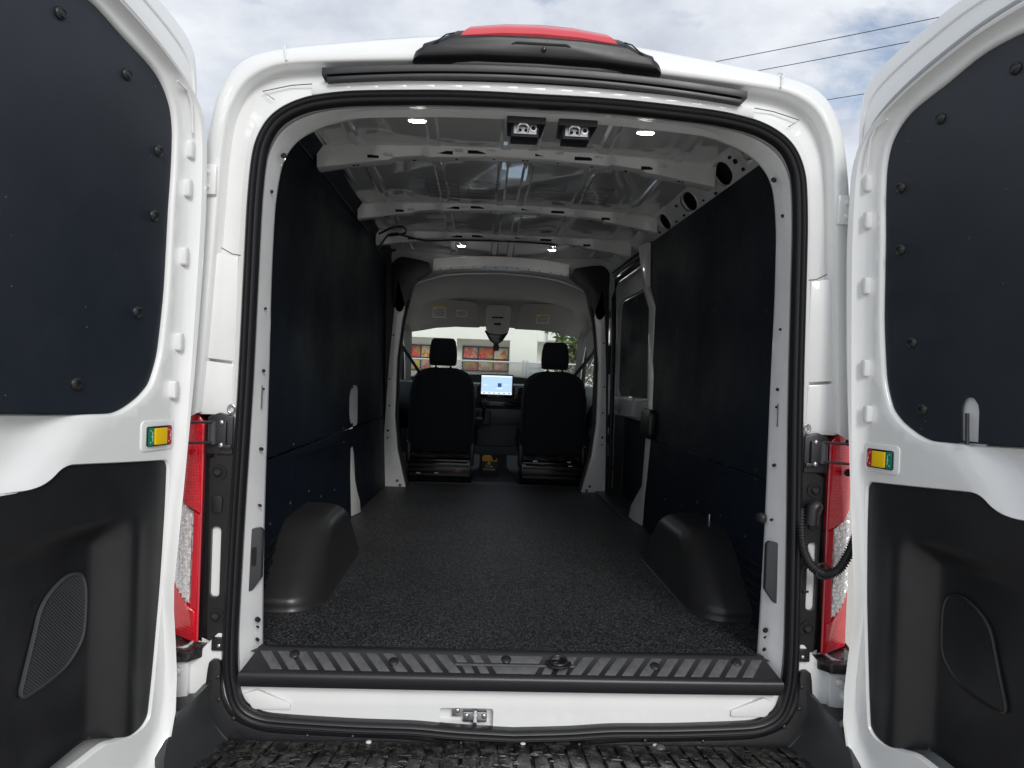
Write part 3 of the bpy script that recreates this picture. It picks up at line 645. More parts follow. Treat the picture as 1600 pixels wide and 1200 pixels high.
# ------------------------------------------------------------------ wall liners
def wx(z): return interp([(.6, .79), (1.15, .82), (2.3, .852)], z)
for s in (-1, 1):
    W = lambda y, z, t=0: Vector((s*(wx(z)-t-.028*max(0, y-1.1)), y, z))
    yend = 3.28 if s < 0 else 1.90
    def board(outer, holes, name='wall_liner'):
        b = MB(); b.surf(outer, holes, .12, lambda y, z: W(y, z)); 
        b2 = MB()
        for L in [outer]+holes:
            n = len(L); b.loft([[W(p[0], p[1]) for p in L], [W(p[0], p[1], -.006) for p in L]])
        return b.build(name, 'board', van, recalc=False, sharp=50)
    V2 = lambda L: [Vector(p) for p in L]
    if s < 0:
        up = board(V2([(.128, 1.147), (.8, 1.147), (1.8, 1.147), (1.86, 1.147), (2.06, 1.147), (yend, 1.147), (yend+.1, 1.6), (yend+.12, 1.9), (yend+.1, 2.275), (2, 2.285), (.32, 2.285), (.20, 2.24), (.128, 2.16)]), [rrect(1.875, 1.165, 2.015, 1.355, .068, 6)])
        lo = board(V2([(.128, .674), (1.875, .674), (1.875, .9), (1.90, 1.04), (1.955, 1.045), (1.975, 1.0), (1.985, .86), (2.01, .80), (2.05, .74), (2.06, .674), (yend, .674), (yend, 1.142), (.128, 1.142)]), [])
        def PF(y, z, t): return Vector((-(wx(z)-.028*max(0, y-1.1)+.018-.20*(y-1.86)-t), y, z))
        cp = MB(); cp.prism([(1.862, .674), (2.045, .674), (2.035, .74), (2.0, .80), (1.978, .86), (1.968, 1.0), (1.95, 1.046), (1.90, 1.041), (1.862, .9)], PF, -.03, 0); po_ = cp.build('rear_pillar', 'primer', van, bevel=.004)
        cp = MB(); cp.surf(rrect(1.86, 1.15, 2.03, 1.37, .03), [], 0, lambda y, z: PF(y, z, -.004)); cp.build('pillar_face', 'primer', po_)
    else:
        up = board(V2([(.128, 1.147), (1.885, 1.147), (1.90, 1.45), (1.985, 1.55), (2.0, 1.86), (2.14, 1.98), (2.20, 2.236), (.128, 2.236)]), [])
        lo = board(V2([(.128, .674), (1.87, .674), (1.885, .9), (1.885, 1.142), (.128, 1.142)]), [])
    rv = [(.45, 1.162), (.45, 1.131), (.82, 1.160), (.82, 1.127), (1.06, 1.158), (1.06, 1.125), (1.262, 1.158), (1.262, 1.122), (1.48, 1.153), (1.48, 1.118), (1.73, 1.156), (1.735, 1.085), (.76, .949), (1.05, .946), (1.255, .89), (1.51, .879), (.50, .925), (.45, 1.7), (1.0, 1.75), (1.5, 1.7), (1.8, 1.5), (.5, 2.15), (1.1, 2.17), (1.7, 2.15)]
    if s < 0: rv += [(2.08, 1.165), (2.08, 1.12), (2.46, 1.168), (2.47, 1.01), (2.8, 1.165), (2.8, 1.12), (2.9, 1.6), (2.5, 1.8), (3.1, 1.165), (2.3, 1.36)]
    for y, z in rv:
        r = MB(); r.dome(W(y, z), (-s, 0, 0), .0085, .004, n=10, rings=3, base=.001); r.build('liner_rivet', 'plastic', up if z > 1.145 else lo)
    for k, (ya_, yb_, zz) in enumerate([(.33, .56, .862), (.33, .54, .828), (.33, .51, .795), (.33, .475, .765), (.33, .44, .738)]):
        r = MB(); r.prism([(ya_, zz), (yb_, zz+.002), (yb_-.01, zz+.010), (ya_, zz+.010)], lambda y, z, t: W(y, z, t), -.002, .008); r.build('liner_louvre', 'plastic', lo, bevel=.002)
# small tie rod standing on the right arch
q = MB(); q.cyl((.80, .86, .905), (.80, .86, .935), .005, 10); q.build('arch_pin', 'steel', van)

# C pillar on the right and the side door aperture
cp = MB(); cp.prism([(1.865, .672), (2.10, .672), (2.075, .75), (1.945, .88), (1.945, 1.10), (1.96, 1.30), (1.99, 1.50), (2.03, 1.85), (2.16, 2.0), (2.26, 2.24), (2.14, 2.24), (2.09, 1.98), (1.95, 1.86), (1.93, 1.56), (1.865, 1.44)], lambda a, b, t: Vector((wx(b)-.028*max(0, a-1.1)-.12*(a-1.87)+t, a, b)), .003, .05)
cp.build('c_pillar', 'primer', van, bevel=.006)
q = MB(); q.prism(rrect(1.79, 1.145, 1.98, 1.30, .03, 4), lambda a, b, t: Vector((wx(b)-.028*max(0, a-1.1)+t, a, b)), -.035, .0); q.build('grab_handle', 'plastic', van, bevel=.01)

# sliding door, inner side
DX = .885
sdr = MB()
sdr.surf(V_ := [Vector(p) for p in [(2.12, .56), (3.62, .56), (3.70, .8), (3.70, 1.9), (3.64, 2.1), (3.4, 2.18), (2.12, 2.18)]], [rrect(2.2, 1.335, 3.38, 2.03, .09, 5), rrect(2.2, .60, 3.44, 1.20, .06, 4)], .1, lambda y, z: Vector((DX+.0, y, z)))
for h in (rrect(2.2, 1.335, 3.38, 2.03, .09, 5), rrect(2.2, .60, 3.44, 1.20, .06, 4)):
    sdr.loft([[Vector((DX, p.x, p.y)) for p in h], [Vector((DX+.03, p.x, p.y)) for p in h]])
sdo = sdr.build('sliding_door', 'primer', van, sharp=50)
q = MB(); q.surf(rrect(2.205, 1.34, 3.375, 2.025, .085, 5), [], 0, lambda y, z: Vector((DX+.025, y, z))); wp = q.build('door_upper_liner', 'doorboard', sdo)
q = MB(); q.surf(rrect(2.205, .605, 3.435, 1.195, .055, 5), [], 0, lambda y, z: Vector((DX+.022, y, z))); q.build('door_lower_liner', 'board', sdo)
for y, z in ((3.18, 1.97), (3.05, 2.0), (2.8, 2.0), (2.6, 2.0), (3.22, 1.6), (3.22, 1.42), (2.9, 1.38), (2.4, 1.38)):
    q = MB(); q.dome((DX+.023, y, z), (-1, 0, 0), .010, .006, n=10, rings=3); q.build('liner_rivet', 'plastic', sdo)
q = MB(); q.prism([(2.20, 1.23), (3.1, 1.20), (3.25, 1.24), (3.28, 1.33), (2.2, 1.33)], lambda a, b, t: Vector((DX+t, a, b)), -.03, -.002); q.build('door_rail', 'primer', sdo, bevel=.012)
for z in (1.60, 1.14, .82):
    q = MB(); q.box((.845, 3.50, z), (.06, .10, .10 if z < 1.5 else .22)); q.box((.83, 3.56, z), (.03, .05, .05)); q.build('door_bracket', 'darksteel', sdo, bevel=.008)
q = MB(); q.tube([(.815, 3.10, .60), (.815, 3.10, .9), (.805, 3.10, 1.8), (.80, 3.12, 2.03), (.83, 3.2, 2.16), (.85, 2.2, 2.19)], .016, 8); q.build('side_door_seal', 'rubber', van)
# outboard blocker shell of the side
for (z0, y0_, y1_) in ((2.28, 2.2, 3.4),):
    q = MB()
    for k, zz in enumerate((2.19, 2.215, 2.24)):
        q.box((.855-.012*k, 2.75, zz), (.02, 1.25, .012))
    q.build('sliding_rail', 'darksteel', van, bevel=.004)

# ------------------------------------------------------------------ roof inside
def zc(x): return 2.428-.085*(min(abs(x), .8)/.8)**2.2
DRP = [(.19, .04), (1.0, .070), (1.95, .070), (2.62, .096), (3.22, .13)]
def sag(x, y): return interp(DRP, y)*(1-.85*(min(abs(x), .8)/.8)**2)
BE = (-.62, -.36, -.30, -.06, .06, .30, .36, .62)
def bead(x):
    v = 0
    for b in (-.47, -.03, .41): pass
    for c in (-.64, -.335, -.055, .055, .335, .64): v += .010*(smooth(-.022, -.014, x-c)-smooth(.014, .022, x-c))
    return v
def mkskin(y0, y1, drop0=0, drop1=0):
    m_ = MB(); nx = 160; xs = [-.80+1.6*i/nx for i in range(nx+1)]; rws = []
    for j in range(9):
        t = j/8; y = y0+(y1-y0)*t; ef = smooth(0, .10, min(t, 1-t))
        rws.append([Vector((x, y, zc(x)-bead(x)*ef-sag(x, y)+.004*math.sin(9*x+7*y)*ef)) for x in xs])
    m_.loft(rws, closed=False); return m_.build('roof_skin', 'roof', van, sharp=30)
BOWS = [(1.0, 2.328, .072), (1.95, 2.328, .070), (2.62, 2.304, .064)]
ys = [.19, 1.0, 1.95, 2.62, 3.22]
dr = [.015, 0, .012, .03, .09]
skins = []
for i in range(4): skins.append(mkskin(ys[i], ys[i+1], dr[i], dr[i+1]))
for (by, bz, bc), wd, dz in zip(BOWS, (.042, .036, .030), (.0, .012, .03)):
    b = MB(); nx = 80; prof = [(-wd-.02, .045), (-wd-.004, .040), (-wd*.82, .004), (-wd*.75, 0), (-wd*.3, -.003), (wd*.3, -.003), (wd*.75, 0), (wd*.82, .004), (wd+.004, .04), (wd+.02, .045)]
    rws = []
    for i in range(nx+1):
        x = -.80+1.6*i/nx
        base = bz-bc*(x/.77)**2; hgt_ = max(.3, (zc(x)-sag(x, by)-base+.004)/.045)
        jog = .010*(smooth(.36, .38, abs(x))-smooth(.50, .52, abs(x)))
        rws.append([Vector((x, by+p*(1+.18*math.sin(14*x)**4), base+(q_*hgt_ if q_ > 0 else q_)+jog*(1 if abs(p) < wd else 0))) for p, q_ in prof])
    b.loft(rws, closed=False); bo_ = b.build('roof_bow', 'primer', van, sharp=40)
    for x in (-.66, -.645, -.42, -.25, -.10, .02, .035, .16, .30, .44, .66, .675):
        h = MB(); z = bz-bc*(x/.77)**2-.003; rr = .006
        h.cyl((x, by-.012, z+.002), (x, by-.012, z-.0012), rr, 10); h.build('bow_hole', 'hole', bo_)
    for x in (-.58, -.30, -.17, .10, .26, .52):
        h = MB(); z = bz-bc*(x/.77)**2+.010
        h.box((x, by-wd*.92, z+.006), (.07 if abs(x) < .4 else .045, .010, .012)); h.build('bow_slot', 'hole', bo_)
        h = MB(); h.box((x+.06, by-wd-.004, z+.012), (.035, .018, .004)); h.build('bow_tab', 'primer', bo_, bevel=.001)
# damping pads pressed on the middle panel
for i, x in enumerate((-.335, -.14, .175, .40)):
    for (ya_, yb_) in ((1.42, 1.74),):
        q = MB(); L = [(x-.075, ya_), (x+.075, ya_), (x+.075, yb_), (x-.075, yb_)]
        pts = [Vector((a, b, zc(a)-sag(a, b)-.0115)) for a, b in L]
        q.tube(pts, .0012, 4, closed=True)
        for k in range(5):
            yy = ya_+(k+.5)*(yb_-ya_)/5
            q.tube([Vector((x-.072+.144*t/8, yy+.012*math.sin(t*1.7+k*2+i), zc(x-.072+.144*t/8)-sag(x-.072+.144*t/8, yy)-.0115)) for t in range(9)], .0008, 4)
        q.build('damping_pad', 'strip', skins[1])
# LED lamps, lit
for n_, (x, y, z) in enumerate(((-.329, .125, 2.168), (.327, .125, 2.168), (-.275, 2.86, zc(.27)-sag(.27, 2.86)-.020), (.325, 2.86, zc(.32)-sag(.32, 2.86)-.020))):
    b = MB(); b.ellips((x, y, z), .029, .015, .005, 20, 8, 2.4); lo2 = b.build('roof_lamp_base', 'liner', van)
    b = MB(); b.ellips((x, y, z-.003), .025, .012, .004, 20, 8, 2.4); b.build('led_lens', 'led' if y < 1 else 'ledfront', lo2)
# black wiring along the third bow
for pts in ([(-.78, 2.56, 2.20), (-.70, 2.55, 2.30), (-.5, 2.57, 2.272), (-.3, 2.575, 2.284), (0, 2.575, 2.290), (.3, 2.575, 2.284), (.33, 2.80, 2.305)], [(-.3, 2.575, 2.284), (-.29, 2.7, 2.298), (-.275, 2.86, 2.305)], [(-.74, 2.3, 2.25), (-.62, 2.25, 2.29), (-.60, 2.40, 2.28), (-.70, 2.45, 2.27), (-.66, 2.52, 2.30)]):
    b = MB(); b.tube(resample(pts, 5), .006, 6); b.build('roof_wiring', 'rubber', van)

# cant rails: bare white with oval holes on the right, covered on the left
CR = lambda s, y, t, d=0: Vector((s*(.862-.10*t-d*.87), y, 2.215+.135*t-d*.5))
for s in (-1, 1):
    if s > 0:
        holes = []
        for yc, hl, hw in ((.62, .045, .16), (.90, .085, .30), (1.36, .085, .28), (1.80, .085, .26)):
            holes.append([Vector((yc+hl*math.cos(2*PI*k/20)*(1 if abs(math.cos(2*PI*k/20)) < .7 else 1), .52+hw*math.copysign(abs(math.sin(2*PI*k/20))**.8, math.sin(2*PI*k/20)))) for k in range(20)])
        q = MB(); q.surf([Vector(p) for p in [(.16, 0), (2.3, 0), (3.4, 0), (3.4, 1), (2.0, 1), (.30, 1), (.24, .6)]], holes, .1, lambda a, b: CR(s, a, b, .006*math.sin(a*23)*math.sin(b*3)))
        for h in holes: q.loft([[CR(s, p.x, p.y) for p in h], [CR(s, p.x, p.y, -.012) for p in h]])
        ro = q.build('cant_rail', 'primer', van, sharp=50)
        q = MB(); q.surf([Vector(p) for p in [(.34, -.1), (3.4, -.1), (3.4, .95), (.34, .95)]], [], 0, lambda a, b: CR(s, a, b, -.04)); q.build('rail_cavity', 'hole', ro)
        for y, t, r in ((.72, .3, .007), (.74, .55, .010), (.76, .7, .006), (1.05, .25, .006), (1.08, .6, .006), (1.2, .3, .005), (1.5, .3, .006), (1.52, .65, .006), (1.64, .3, .005), (1.95, .35, .007), (2.0, .65, .006), (.5, .3, .006), (.48, .7, .005)):
            h = MB(); h.cyl(CR(s, y, t, -.001), CR(s, y, t, .0015+.006), r, 10); h.build('rail_hole', 'hole', ro)
    else:
        q = MB(); q.surf([Vector(p) for p in [(.16, 0), (3.4, 0), (3.4, 1), (.30, 1), (.24, .6)]], [], .15, lambda a, b: CR(s, a, b)); ro = q.build('cant_rail', 'board', van)
        q = MB(); q.tube([CR(s, y, .95, .004) for y in (.34, 1, 2, 3.3)], .008, 8); q.tube([CR(s, y, .45, .004) for y in (.3, 1, 2, 3.3)], .004, 8); q.build('rail_bead', 'plastic', ro)
        q = MB(); q.loft([[Vector((s*.80, y, 2.345)) for y in (.34, 3.3)], [Vector((s*.74, y, 2.335)) for y in (.34, 3.3)], [Vector((s*.73, y, 2.345)) for y in (.34, 3.3)]], closed=False); q.build('rail_flange', 'primer', ro)
# filler strip between rail and roof skin
for s in (-1, 1):
    q = MB(); q.loft([[Vector((s*x, y, z)) for y in (.30, 1.0, 2.0, 3.4)] for x, z in ((.764, 2.346), (.74, 2.356), (.72, 2.362), (.70, 2.39))], closed=False); q.build('rail_gusset', 'primer', van)

# ------------------------------------------------------------------ B pillars, cab bulk
for s in (-1, 1):
    q = MB(); P_ = [(.770, .66), (.60, .66), (.665, .92), (.690, 1.15), (.690, 1.55), (.665, 1.80), (.645, 1.92), (.68, 2.02), (.70, 2.12), (.715, 2.0), (.745, 1.5), (.762, 1.0)]
    q.prism([(s*a, b) for a, b in P_], lambda a, b, t: Vector((a, t, b)), 3.0, 3.05); po = q.build('b_pillar', 'primer', van, bevel=.006)
    q = MB(); pth = [(s*.595, 3.06, .66), (s*.66, 3.06, .92), (s*.684, 3.06, 1.15), (s*.684, 3.06, 1.55), (s*.66, 3.06, 1.80), (s*.63, 3.06, 1.95)]; q.tube(resample(pth, 4), .014, 8); q.build('cab_door_seal', 'rubber', po)
    for x, z, r in ((.735, 1.40, .006), (.73, 1.22, .006), (.735, 1.05, .008), (.735, 1.00, .006), (.66, .71, .010), (.64, .68, .010), (.72, 1.7, .006)):
        h = MB(); h.cyl((s*x, 3.001, z), (s*x, 2.997, z), r, 10); h.build('press_hole', 'strip' if z < .75 else 'hole', po)
    # curved black duct cover at the top corner
    q = MB(); P_ = [(.50, 2.205), (.68, 2.235), (.745, 2.18), (.738, 2.0), (.728, 1.90), (.70, 1.856), (.66, 1.862), (.638, 1.93), (.622, 1.99), (.612, 2.04), (.585, 2.09), (.50, 2.15)]
    q.prism([(s*p.x, p.y) for p in resample(P_, 3, True)], lambda a, b, t: Vector((a, t, b)), 3.0, 3.2); q.build('pillar_top_cover', 'plastic', van, bevel=.008)
    # closing wall between B pillar and side skin
    xo_ = 1.0 if s < 0 else .80
    q = MB(); q.add([(s*.76, 3.06, .5), (s*xo_, 3.06, .5), (s*(xo_-.05), 3.06, 2.2), (s*.70, 3.06, 2.2)], [(0, 1, 2, 3)]); q.build('pillar_web', 'plastic', van)
    # front door inner trim
    q = MB(); q.loft([[(s*x, y, z) for z in (.55, .9, 1.18, 1.22)] for x, y in ((.92, 3.1), (.92, 3.5), (.86, 4.2), (.80, 4.95))], closed=False); dt = q.build('cab_door_trim', 'dash', van, thick=.02)
    q = MB(); q.box((s*.85, 3.8, 1.0), (.08, .7, .08)); q.build('door_armrest', 'dashgrey', dt, bevel=.02)
    q = MB(); q.dome((s*.885, 3.35, .8), (-s, -.4, 0), .012, .004, base=.002); q.build('door_reflector', 'redsolid', dt)
    # A pillar trim
    q = MB(); q.loft([[Vector((s*x, y, z)) for x, y, z in L] for L in ([(.785, 5.0, 1.25), (.81, 4.95, 1.25), (.825, 4.9, 1.25)], [(.755, 4.65, 1.55), (.785, 4.62, 1.55), (.805, 4.58, 1.56)], [(.725, 4.32, 1.86), (.765, 4.28, 1.87), (.80, 4.2, 1.92)], [(.70, 4.2, 1.93), (.76, 4.1, 1.97), (.86, 3.9, 2.02)])], closed=False); q.build('a_pillar_trim', 'liner', van, thick=.012)
# headliner
def hl(y, zt, xw, zb, xt): 
    L = []
    for i in range(21):
        t = -1+2*i/20; a = abs(t)
        x = math.copysign(interp([(0, 0), (.55, xt*.62), (.75, xt*.95), (.88, xw*.95), (1, xw)], a), t) if a > 0 else 0
        z = interp([(0, zt+.012), (.4, zt), (.62, zt-.02), (.78, zt-.07), (.9, zt-(zt-zb)*.65), (1, zb)], a)
        L.append(Vector((x, y, z)))
    return L
h = MB(); h.loft([hl(3.22, 2.175, .72, 1.93, .56), hl(3.5, 2.165, .76, 1.93, .60), hl(3.8, 2.13, .80, 1.95, .62), hl(4.05, 2.08, .80, 1.90, .66), hl(4.16, 1.98, .78, 1.87, .68), hl(4.25, 1.885, .76, 1.86, .70), hl(4.36, 1.875, .80, 1.86, .74)], closed=False)
h.build('headliner', 'liner', van, thick=.012, sharp=60)
h = MB(); h.loft([[Vector((-.48+.96*i/16, y, z-.035*((i-8)/8)**2)) for i in range(17)] for y, z in ((3.16, 2.29), (3.18, 2.225), (3.16, 2.205), (3.19, 2.195), (3.235, 2.195))], closed=False); ho2 = h.build('cab_header', 'primer', van, thick=.003)
for i in range(12):
    x = -.43+i*.078; q = MB(); q.cyl((x, 3.172, 2.213-.035*(x/.48)**2), (x, 3.160, 2.212-.035*(x/.48)**2), .005, 8); q.build('press_hole', 'hole', ho2)
h = MB(); h.add([(-.78, 3.24, 2.19), (.78, 3.24, 2.19), (.78, 3.24, 2.30), (.45, 3.24, 2.40), (-.45, 3.24, 2.40), (-.78, 3.24, 2.30)], [(0, 1, 2, 3, 4, 5)]); h.build('cab_roof_closing', 'roof', van)

# sun visors
def visor(cx, pts, labels):
    q = MB(); P_ = resample(pts, 4, True)
    q.prism(P_, lambda a, b, t: Vector((a, 4.02+(2.06-b)*.35+t, b)), -.022, .006); vo = q.build('sun_visor', 'visor', van, bevel=.006)
    for (x0, z0, x1, z1, yl) in labels:
        l = MB(); l.prism([(x0, z0), (x1, z0), (x1, z1), (x0, z1)], lambda a, b, t: Vector((a, 4.02+(2.06-b)*.35+t, b)), -.0245, -.0228); lo3 = l.build('visor_label', 'label', vo)
        hgt = z1-z0
        l = MB(); l.prism([(x0, z1-hgt*.16), (x1, z1-hgt*.16), (x1, z1), (x0, z1)], lambda a, b, t: Vector((a, 4.02+(2.06-b)*.35+t, b)), -.0255, -.0246); l.build('label_band', 'labelyellow', vo)
        l = MB()
        for k in range(5):
            zz = z1-hgt*(.32+.13*k); xa = x0+(.30 if k < 2 else .08)*(x1-x0)
            l.prism([(xa, zz), (x1-.1*(x1-x0), zz), (x1-.1*(x1-x0), zz+hgt*.05), (xa, zz+hgt*.05)], lambda a, b, t: Vector((a, 4.02+(2.06-b)*.35+t, b)), -.0255, -.0246)
        l.build('label_print', 'text', vo)
        l = MB(); c = Vector((x0+.16*(x1-x0), 0, z1-hgt*.36)); l.tube([c+Vector((.1*(x1-x0)*math.cos(a), 4.02+(2.06-c.z)*.35-.0256, .1*(x1-x0)*math.sin(a))) for a in [2*PI*i/12 for i in range(12)]], .0018, 4, closed=True)
        l.build('warning_symbol', 'red', vo)
    for dxx in (-.2, .2):
        l = MB(); l.dome((cx+dxx, 4.02+.19*.35-.012, 1.868), (0, -1, 0), .010, .008); l.build('visor_clip', 'liner', vo)
visor(-.385, [(-.655, 1.855), (-.64, 1.90), (-.60, 2.03), (-.565, 2.062), (-.40, 2.062), (-.20, 2.045), (-.165, 2.02), (-.14, 1.88), (-.145, 1.845), (-.40, 1.845)], [(-.53, 1.91, -.42, 2.01, 1), (-.335, 1.925, -.245, 1.985, 1)])
visor(.43, [(.155, 1.845), (.155, 1.88), (.195, 2.025), (.23, 2.048), (.42, 2.055), (.57, 2.045), (.61, 2.02), (.685, 1.89), (.69, 1.85), (.42, 1.842)], [(.325, 1.895, .435, 1.98, 1)])
q = MB(); q.prism(resample([(-.085, 1.83), (-.095, 2.0), (-.06, 2.03), (.09, 2.03), (.115, 2.0), (.105, 1.83), (.05, 1.80), (-.03, 1.80)], 3, True), lambda a, b, t: Vector((a, 4.03+(2.06-b)*.35+t, b)), -.03, .05); oc = q.build('overhead_console', 'liner', van, bevel=.01)
for x0, z0, x1, z1 in ((-.04, 1.925, .055, 1.938), (-.02, 1.87, .035, 1.888)):
    q = MB(); q.prism([(x0, z0), (x1, z0), (x1, z1), (x0, z1)], lambda a, b, t: Vector((a, 4.0+(2.06-b)*.35+t, b)), -.004, .004); q.build('console_switch', 'blackgloss', oc, bevel=.002)
for x in (-.045, .07):
    q = MB(); q.ellips((x, 4.085, 1.822), .02, .015, .006, 12, 6); q.build('reading_lamp', 'liner', oc)
q = MB(); q.loft([[Vector((x, 4.22, z)) for x, z in ((-.10, 1.83), (.11, 1.825), (.06, 1.745), (.02, 1.715), (-.01, 1.715), (-.05, 1.745))], [Vector((x*.9, 4.34, z)) for x, z in ((-.10, 1.84), (.11, 1.835), (.06, 1.765), (.02, 1.735), (-.01, 1.735), (-.05, 1.765))]], cap0=True, cap1=True); mo = q.build('camera_mirror_pod', 'blackgloss', van, bevel=.008)
q = MB(); q.box((.006, 4.24, 1.69), (.05, .04, .055)); q.build('mirror_mount', 'plastic', mo, bevel=.006)

# cab floor, tunnel mat, footwell
q = MB(); q.loft([[Vector((x, y, z)) for x in (-.95, -.4, 0, .4, .95)] for y, z in ((3.1, .64), (4.35, .64), (4.7, .72), (4.95, 1.0))], closed=False); q.build('cab_floor', 'mat', van)
q = MB(); q.loft([[Vector((-.155, 3.27, .672)), Vector((.165, 3.27, .672))], [Vector((-.150, 3.75, .668)), Vector((.158, 3.75, .668))], [Vector((-.10, 4.10, .69)), Vector((.13, 4.10, .69))], [Vector((-.10, 4.18, .78)), Vector((.13, 4.18, .78))]], closed=False); cmo_ = q.build('cab_walkway_mat', 'mat', van, thick=-.006)
for i in range(13):
    y = 3.33+i*.05; q = MB(); q.box((.006, y, .682), (.27-.02*(i > 8), .018, .004)); q.build('mat_rib', 'mat', cmo_, bevel=.001)
q = MB(); q.box((.005, 3.262, .675), (.33, .02, .016)); q.build('mat_edge', 'greyplastic', cmo_, bevel=.003)

# dashboard
q = MB(); prof = [(4.85, 1.30), (4.5, 1.36), (4.30, 1.385), (4.22, 1.37), (4.19, 1.30), (4.20, 1.16), (4.24, 1.10), (4.36, 1.02), (4.6, .95)]
xs = [-.90, -.6, -.3, -.2, .2, .3, .6, .90]
q.loft([[Vector((x, y+(0 if abs(x) < .25 else .02), z)) for y, z in prof] for x in xs], closed=False); da = q.build('dashboard', 'dash', van, thick=.01, sharp=40)
q = MB(); q.prism(resample([(-.21, 1.165), (-.24, 1.10), (-.235, .93), (-.17, .86), (0, .85), (.20, .86), (.27, .92), (.285, 1.08), (.25, 1.165)], 3, True), lambda a, b, t: Vector((a, t+(1.2-b)*.12, b)), 4.09, 4.5); lc = q.build('lower_console', 'dashgrey', van, bevel=.02, seg=3)
q = MB(); q.prism(rrect(-.02, 1.045, .235, 1.098, .012), lambda a, b, t: Vector((a, t, b)), 4.085, 4.11); q.build('storage_tray', 'dash', lc, bevel=.004)
for x, z, r in ((.175, 1.128, .014), (.215, 1.128, .010)):
    q = MB(); q.cyl((x, 4.085, z), (x, 4.072, z), r, 16); q.build('console_knob', 'strip', lc, bevel=.002)
# climate strip
q = MB(); q.prism(rrect(-.13, 1.19, .24, 1.235, .01), lambda a, b, t: Vector((a, t, b)), 4.168, 4.20); cs = q.build('climate_panel', 'blackgloss', van, bevel=.004)
for i in range(9):
    q = MB(); q.box((-.02+i*.022, 4.166, 1.213+.002*(i % 2)), (.012, .003, .006)); q.build('climate_button', 'greyplastic', cs)
q = MB(); q.cyl((-.055, 4.17, 1.213), (-.055, 4.155, 1.213), .014, 18); q.build('climate_knob', 'greyplastic', cs, bevel=.002)
# screen
scr = MB(); scr.prism(rrect(-.117, 1.268, .158, 1.462, .012), lambda a, b, t: Vector((a, t, b)), 4.14, 4.165); sco = scr.build('touch_screen', 'blackgloss', van, bevel=.003)
M['screen'] = mat('screen_lit', (.02, .02, .03), .3, emit=((.42, .60, .80), .95)); M['screenbar'] = mat('screen_bar', (.02, .02, .03), .3, emit=((.72, .80, .88), 1.0)); M['screenicon'] = mat('screen_icon', (.02, .02, .1), .3, emit=((.02, .08, .35), .7))
def scrq(x0, z0, x1, z1, m, nm, y): b = MB(); b.box(((x0+x1)/2, y, (z0+z1)/2), (abs(x1-x0), .002, abs(z1-z0))); b.build(nm, m, sco)
scrq(-.108, 1.292, .150, 1.450, 'screen', 'screen_display', 4.1392)
scrq(-.108, 1.292, .150, 1.312, 'screenbar', 'screen_bar', 4.1375); scrq(-.108, 1.438, .150, 1.450, 'screenbar', 'screen_bar', 4.1375)
scrq(.03, 1.355, .062, 1.387, 'screenicon', 'screen_icon', 4.1375)
for i in range(6): scrq(-.09+i*.042, 1.299, -.075+i*.042, 1.305, 'text', 'screen_symbol', 4.1355)
scrq(-.09, 1.372, -.06, 1.376, 'screenbar', 'screen_text', 4.1375); scrq(-.09, 1.362, -.04, 1.364, 'screenbar', 'screen_text', 4.1375); scrq(.08, 1.372, .12, 1.376, 'screenbar', 'screen_text', 4.1375)
scrq(.016, 1.340, .076, 1.344, 'screenbar', 'screen_text', 4.1375)
for i in range(6):
    q = MB(); q.cyl((-.045+i*.025, 4.142, 1.279), (-.045+i*.025, 4.137, 1.279), .005 if i != 3 else .009, 10); q.build('screen_button', 'strip', sco)
# air vents each side of the screen
for x0, x1 in ((-.215, -.13), (.17, .26)):
    q = MB(); q.prism(rrect(x0, 1.245, x1, 1.36, .015), lambda a, b, t: Vector((a, t, b)), 4.16, 4.19); vo = q.build('air_vent', 'blackgloss', van, bevel=.004)
    for k in range(5):
        q = MB(); q.box(((x0+x1)/2, 4.157, 1.262+k*.02), (x1-x0-.02, .012, .005)); q.build('vent_slat', 'greyplastic', vo, bevel=.001)
# gear lever
q = MB(); q.prism(rrect(-.14, 1.03, -.02, 1.16, .02), lambda a, b, t: Vector((a, t, b)), 4.02, 4.12); go = q.build('gear_lever', 'plastic', van, bevel=.015)
q = MB(); q.tube([(-.085, 4.04, 1.06), (-.082, 4.0, 1.14), (-.08, 3.96, 1.19)], .014, 10); q.build('lever_stem', 'blackgloss', go)
q = MB(); q.ellips((-.079, 3.95, 1.222), .020, .020, .036, 14, 10); q.build('lever_knob', 'plastic', go)
q = MB(); q.tube([(-.079, 3.93, 1.19), (-.079, 3.929, 1.215), (-.079, 3.932, 1.24)], .006, 8); q.build('lever_trim', 'chrome', go)
# steering wheel behind the left seat
q = MB(); c0 = Vector((-.42, 4.02, 1.20)); ex = Vector((1, 0, 0)); ey = Vector((0, .5, .87)); q.tube([c0+ex*.19*math.cos(a)+ey*.19*math.sin(a) for a in [2*PI*i/32 for i in range(32)]], .016, 8, closed=True)
for a in (0, PI, -PI/2): q.tube([c0+Vector((0, .03, 0)), c0+ex*.19*math.cos(a)+ey*.19*math.sin(a)], .014, 6)
q.ellips(c0+Vector((0, .02, 0)), .06, .03, .05); q.build('steering_wheel', 'plastic', van)

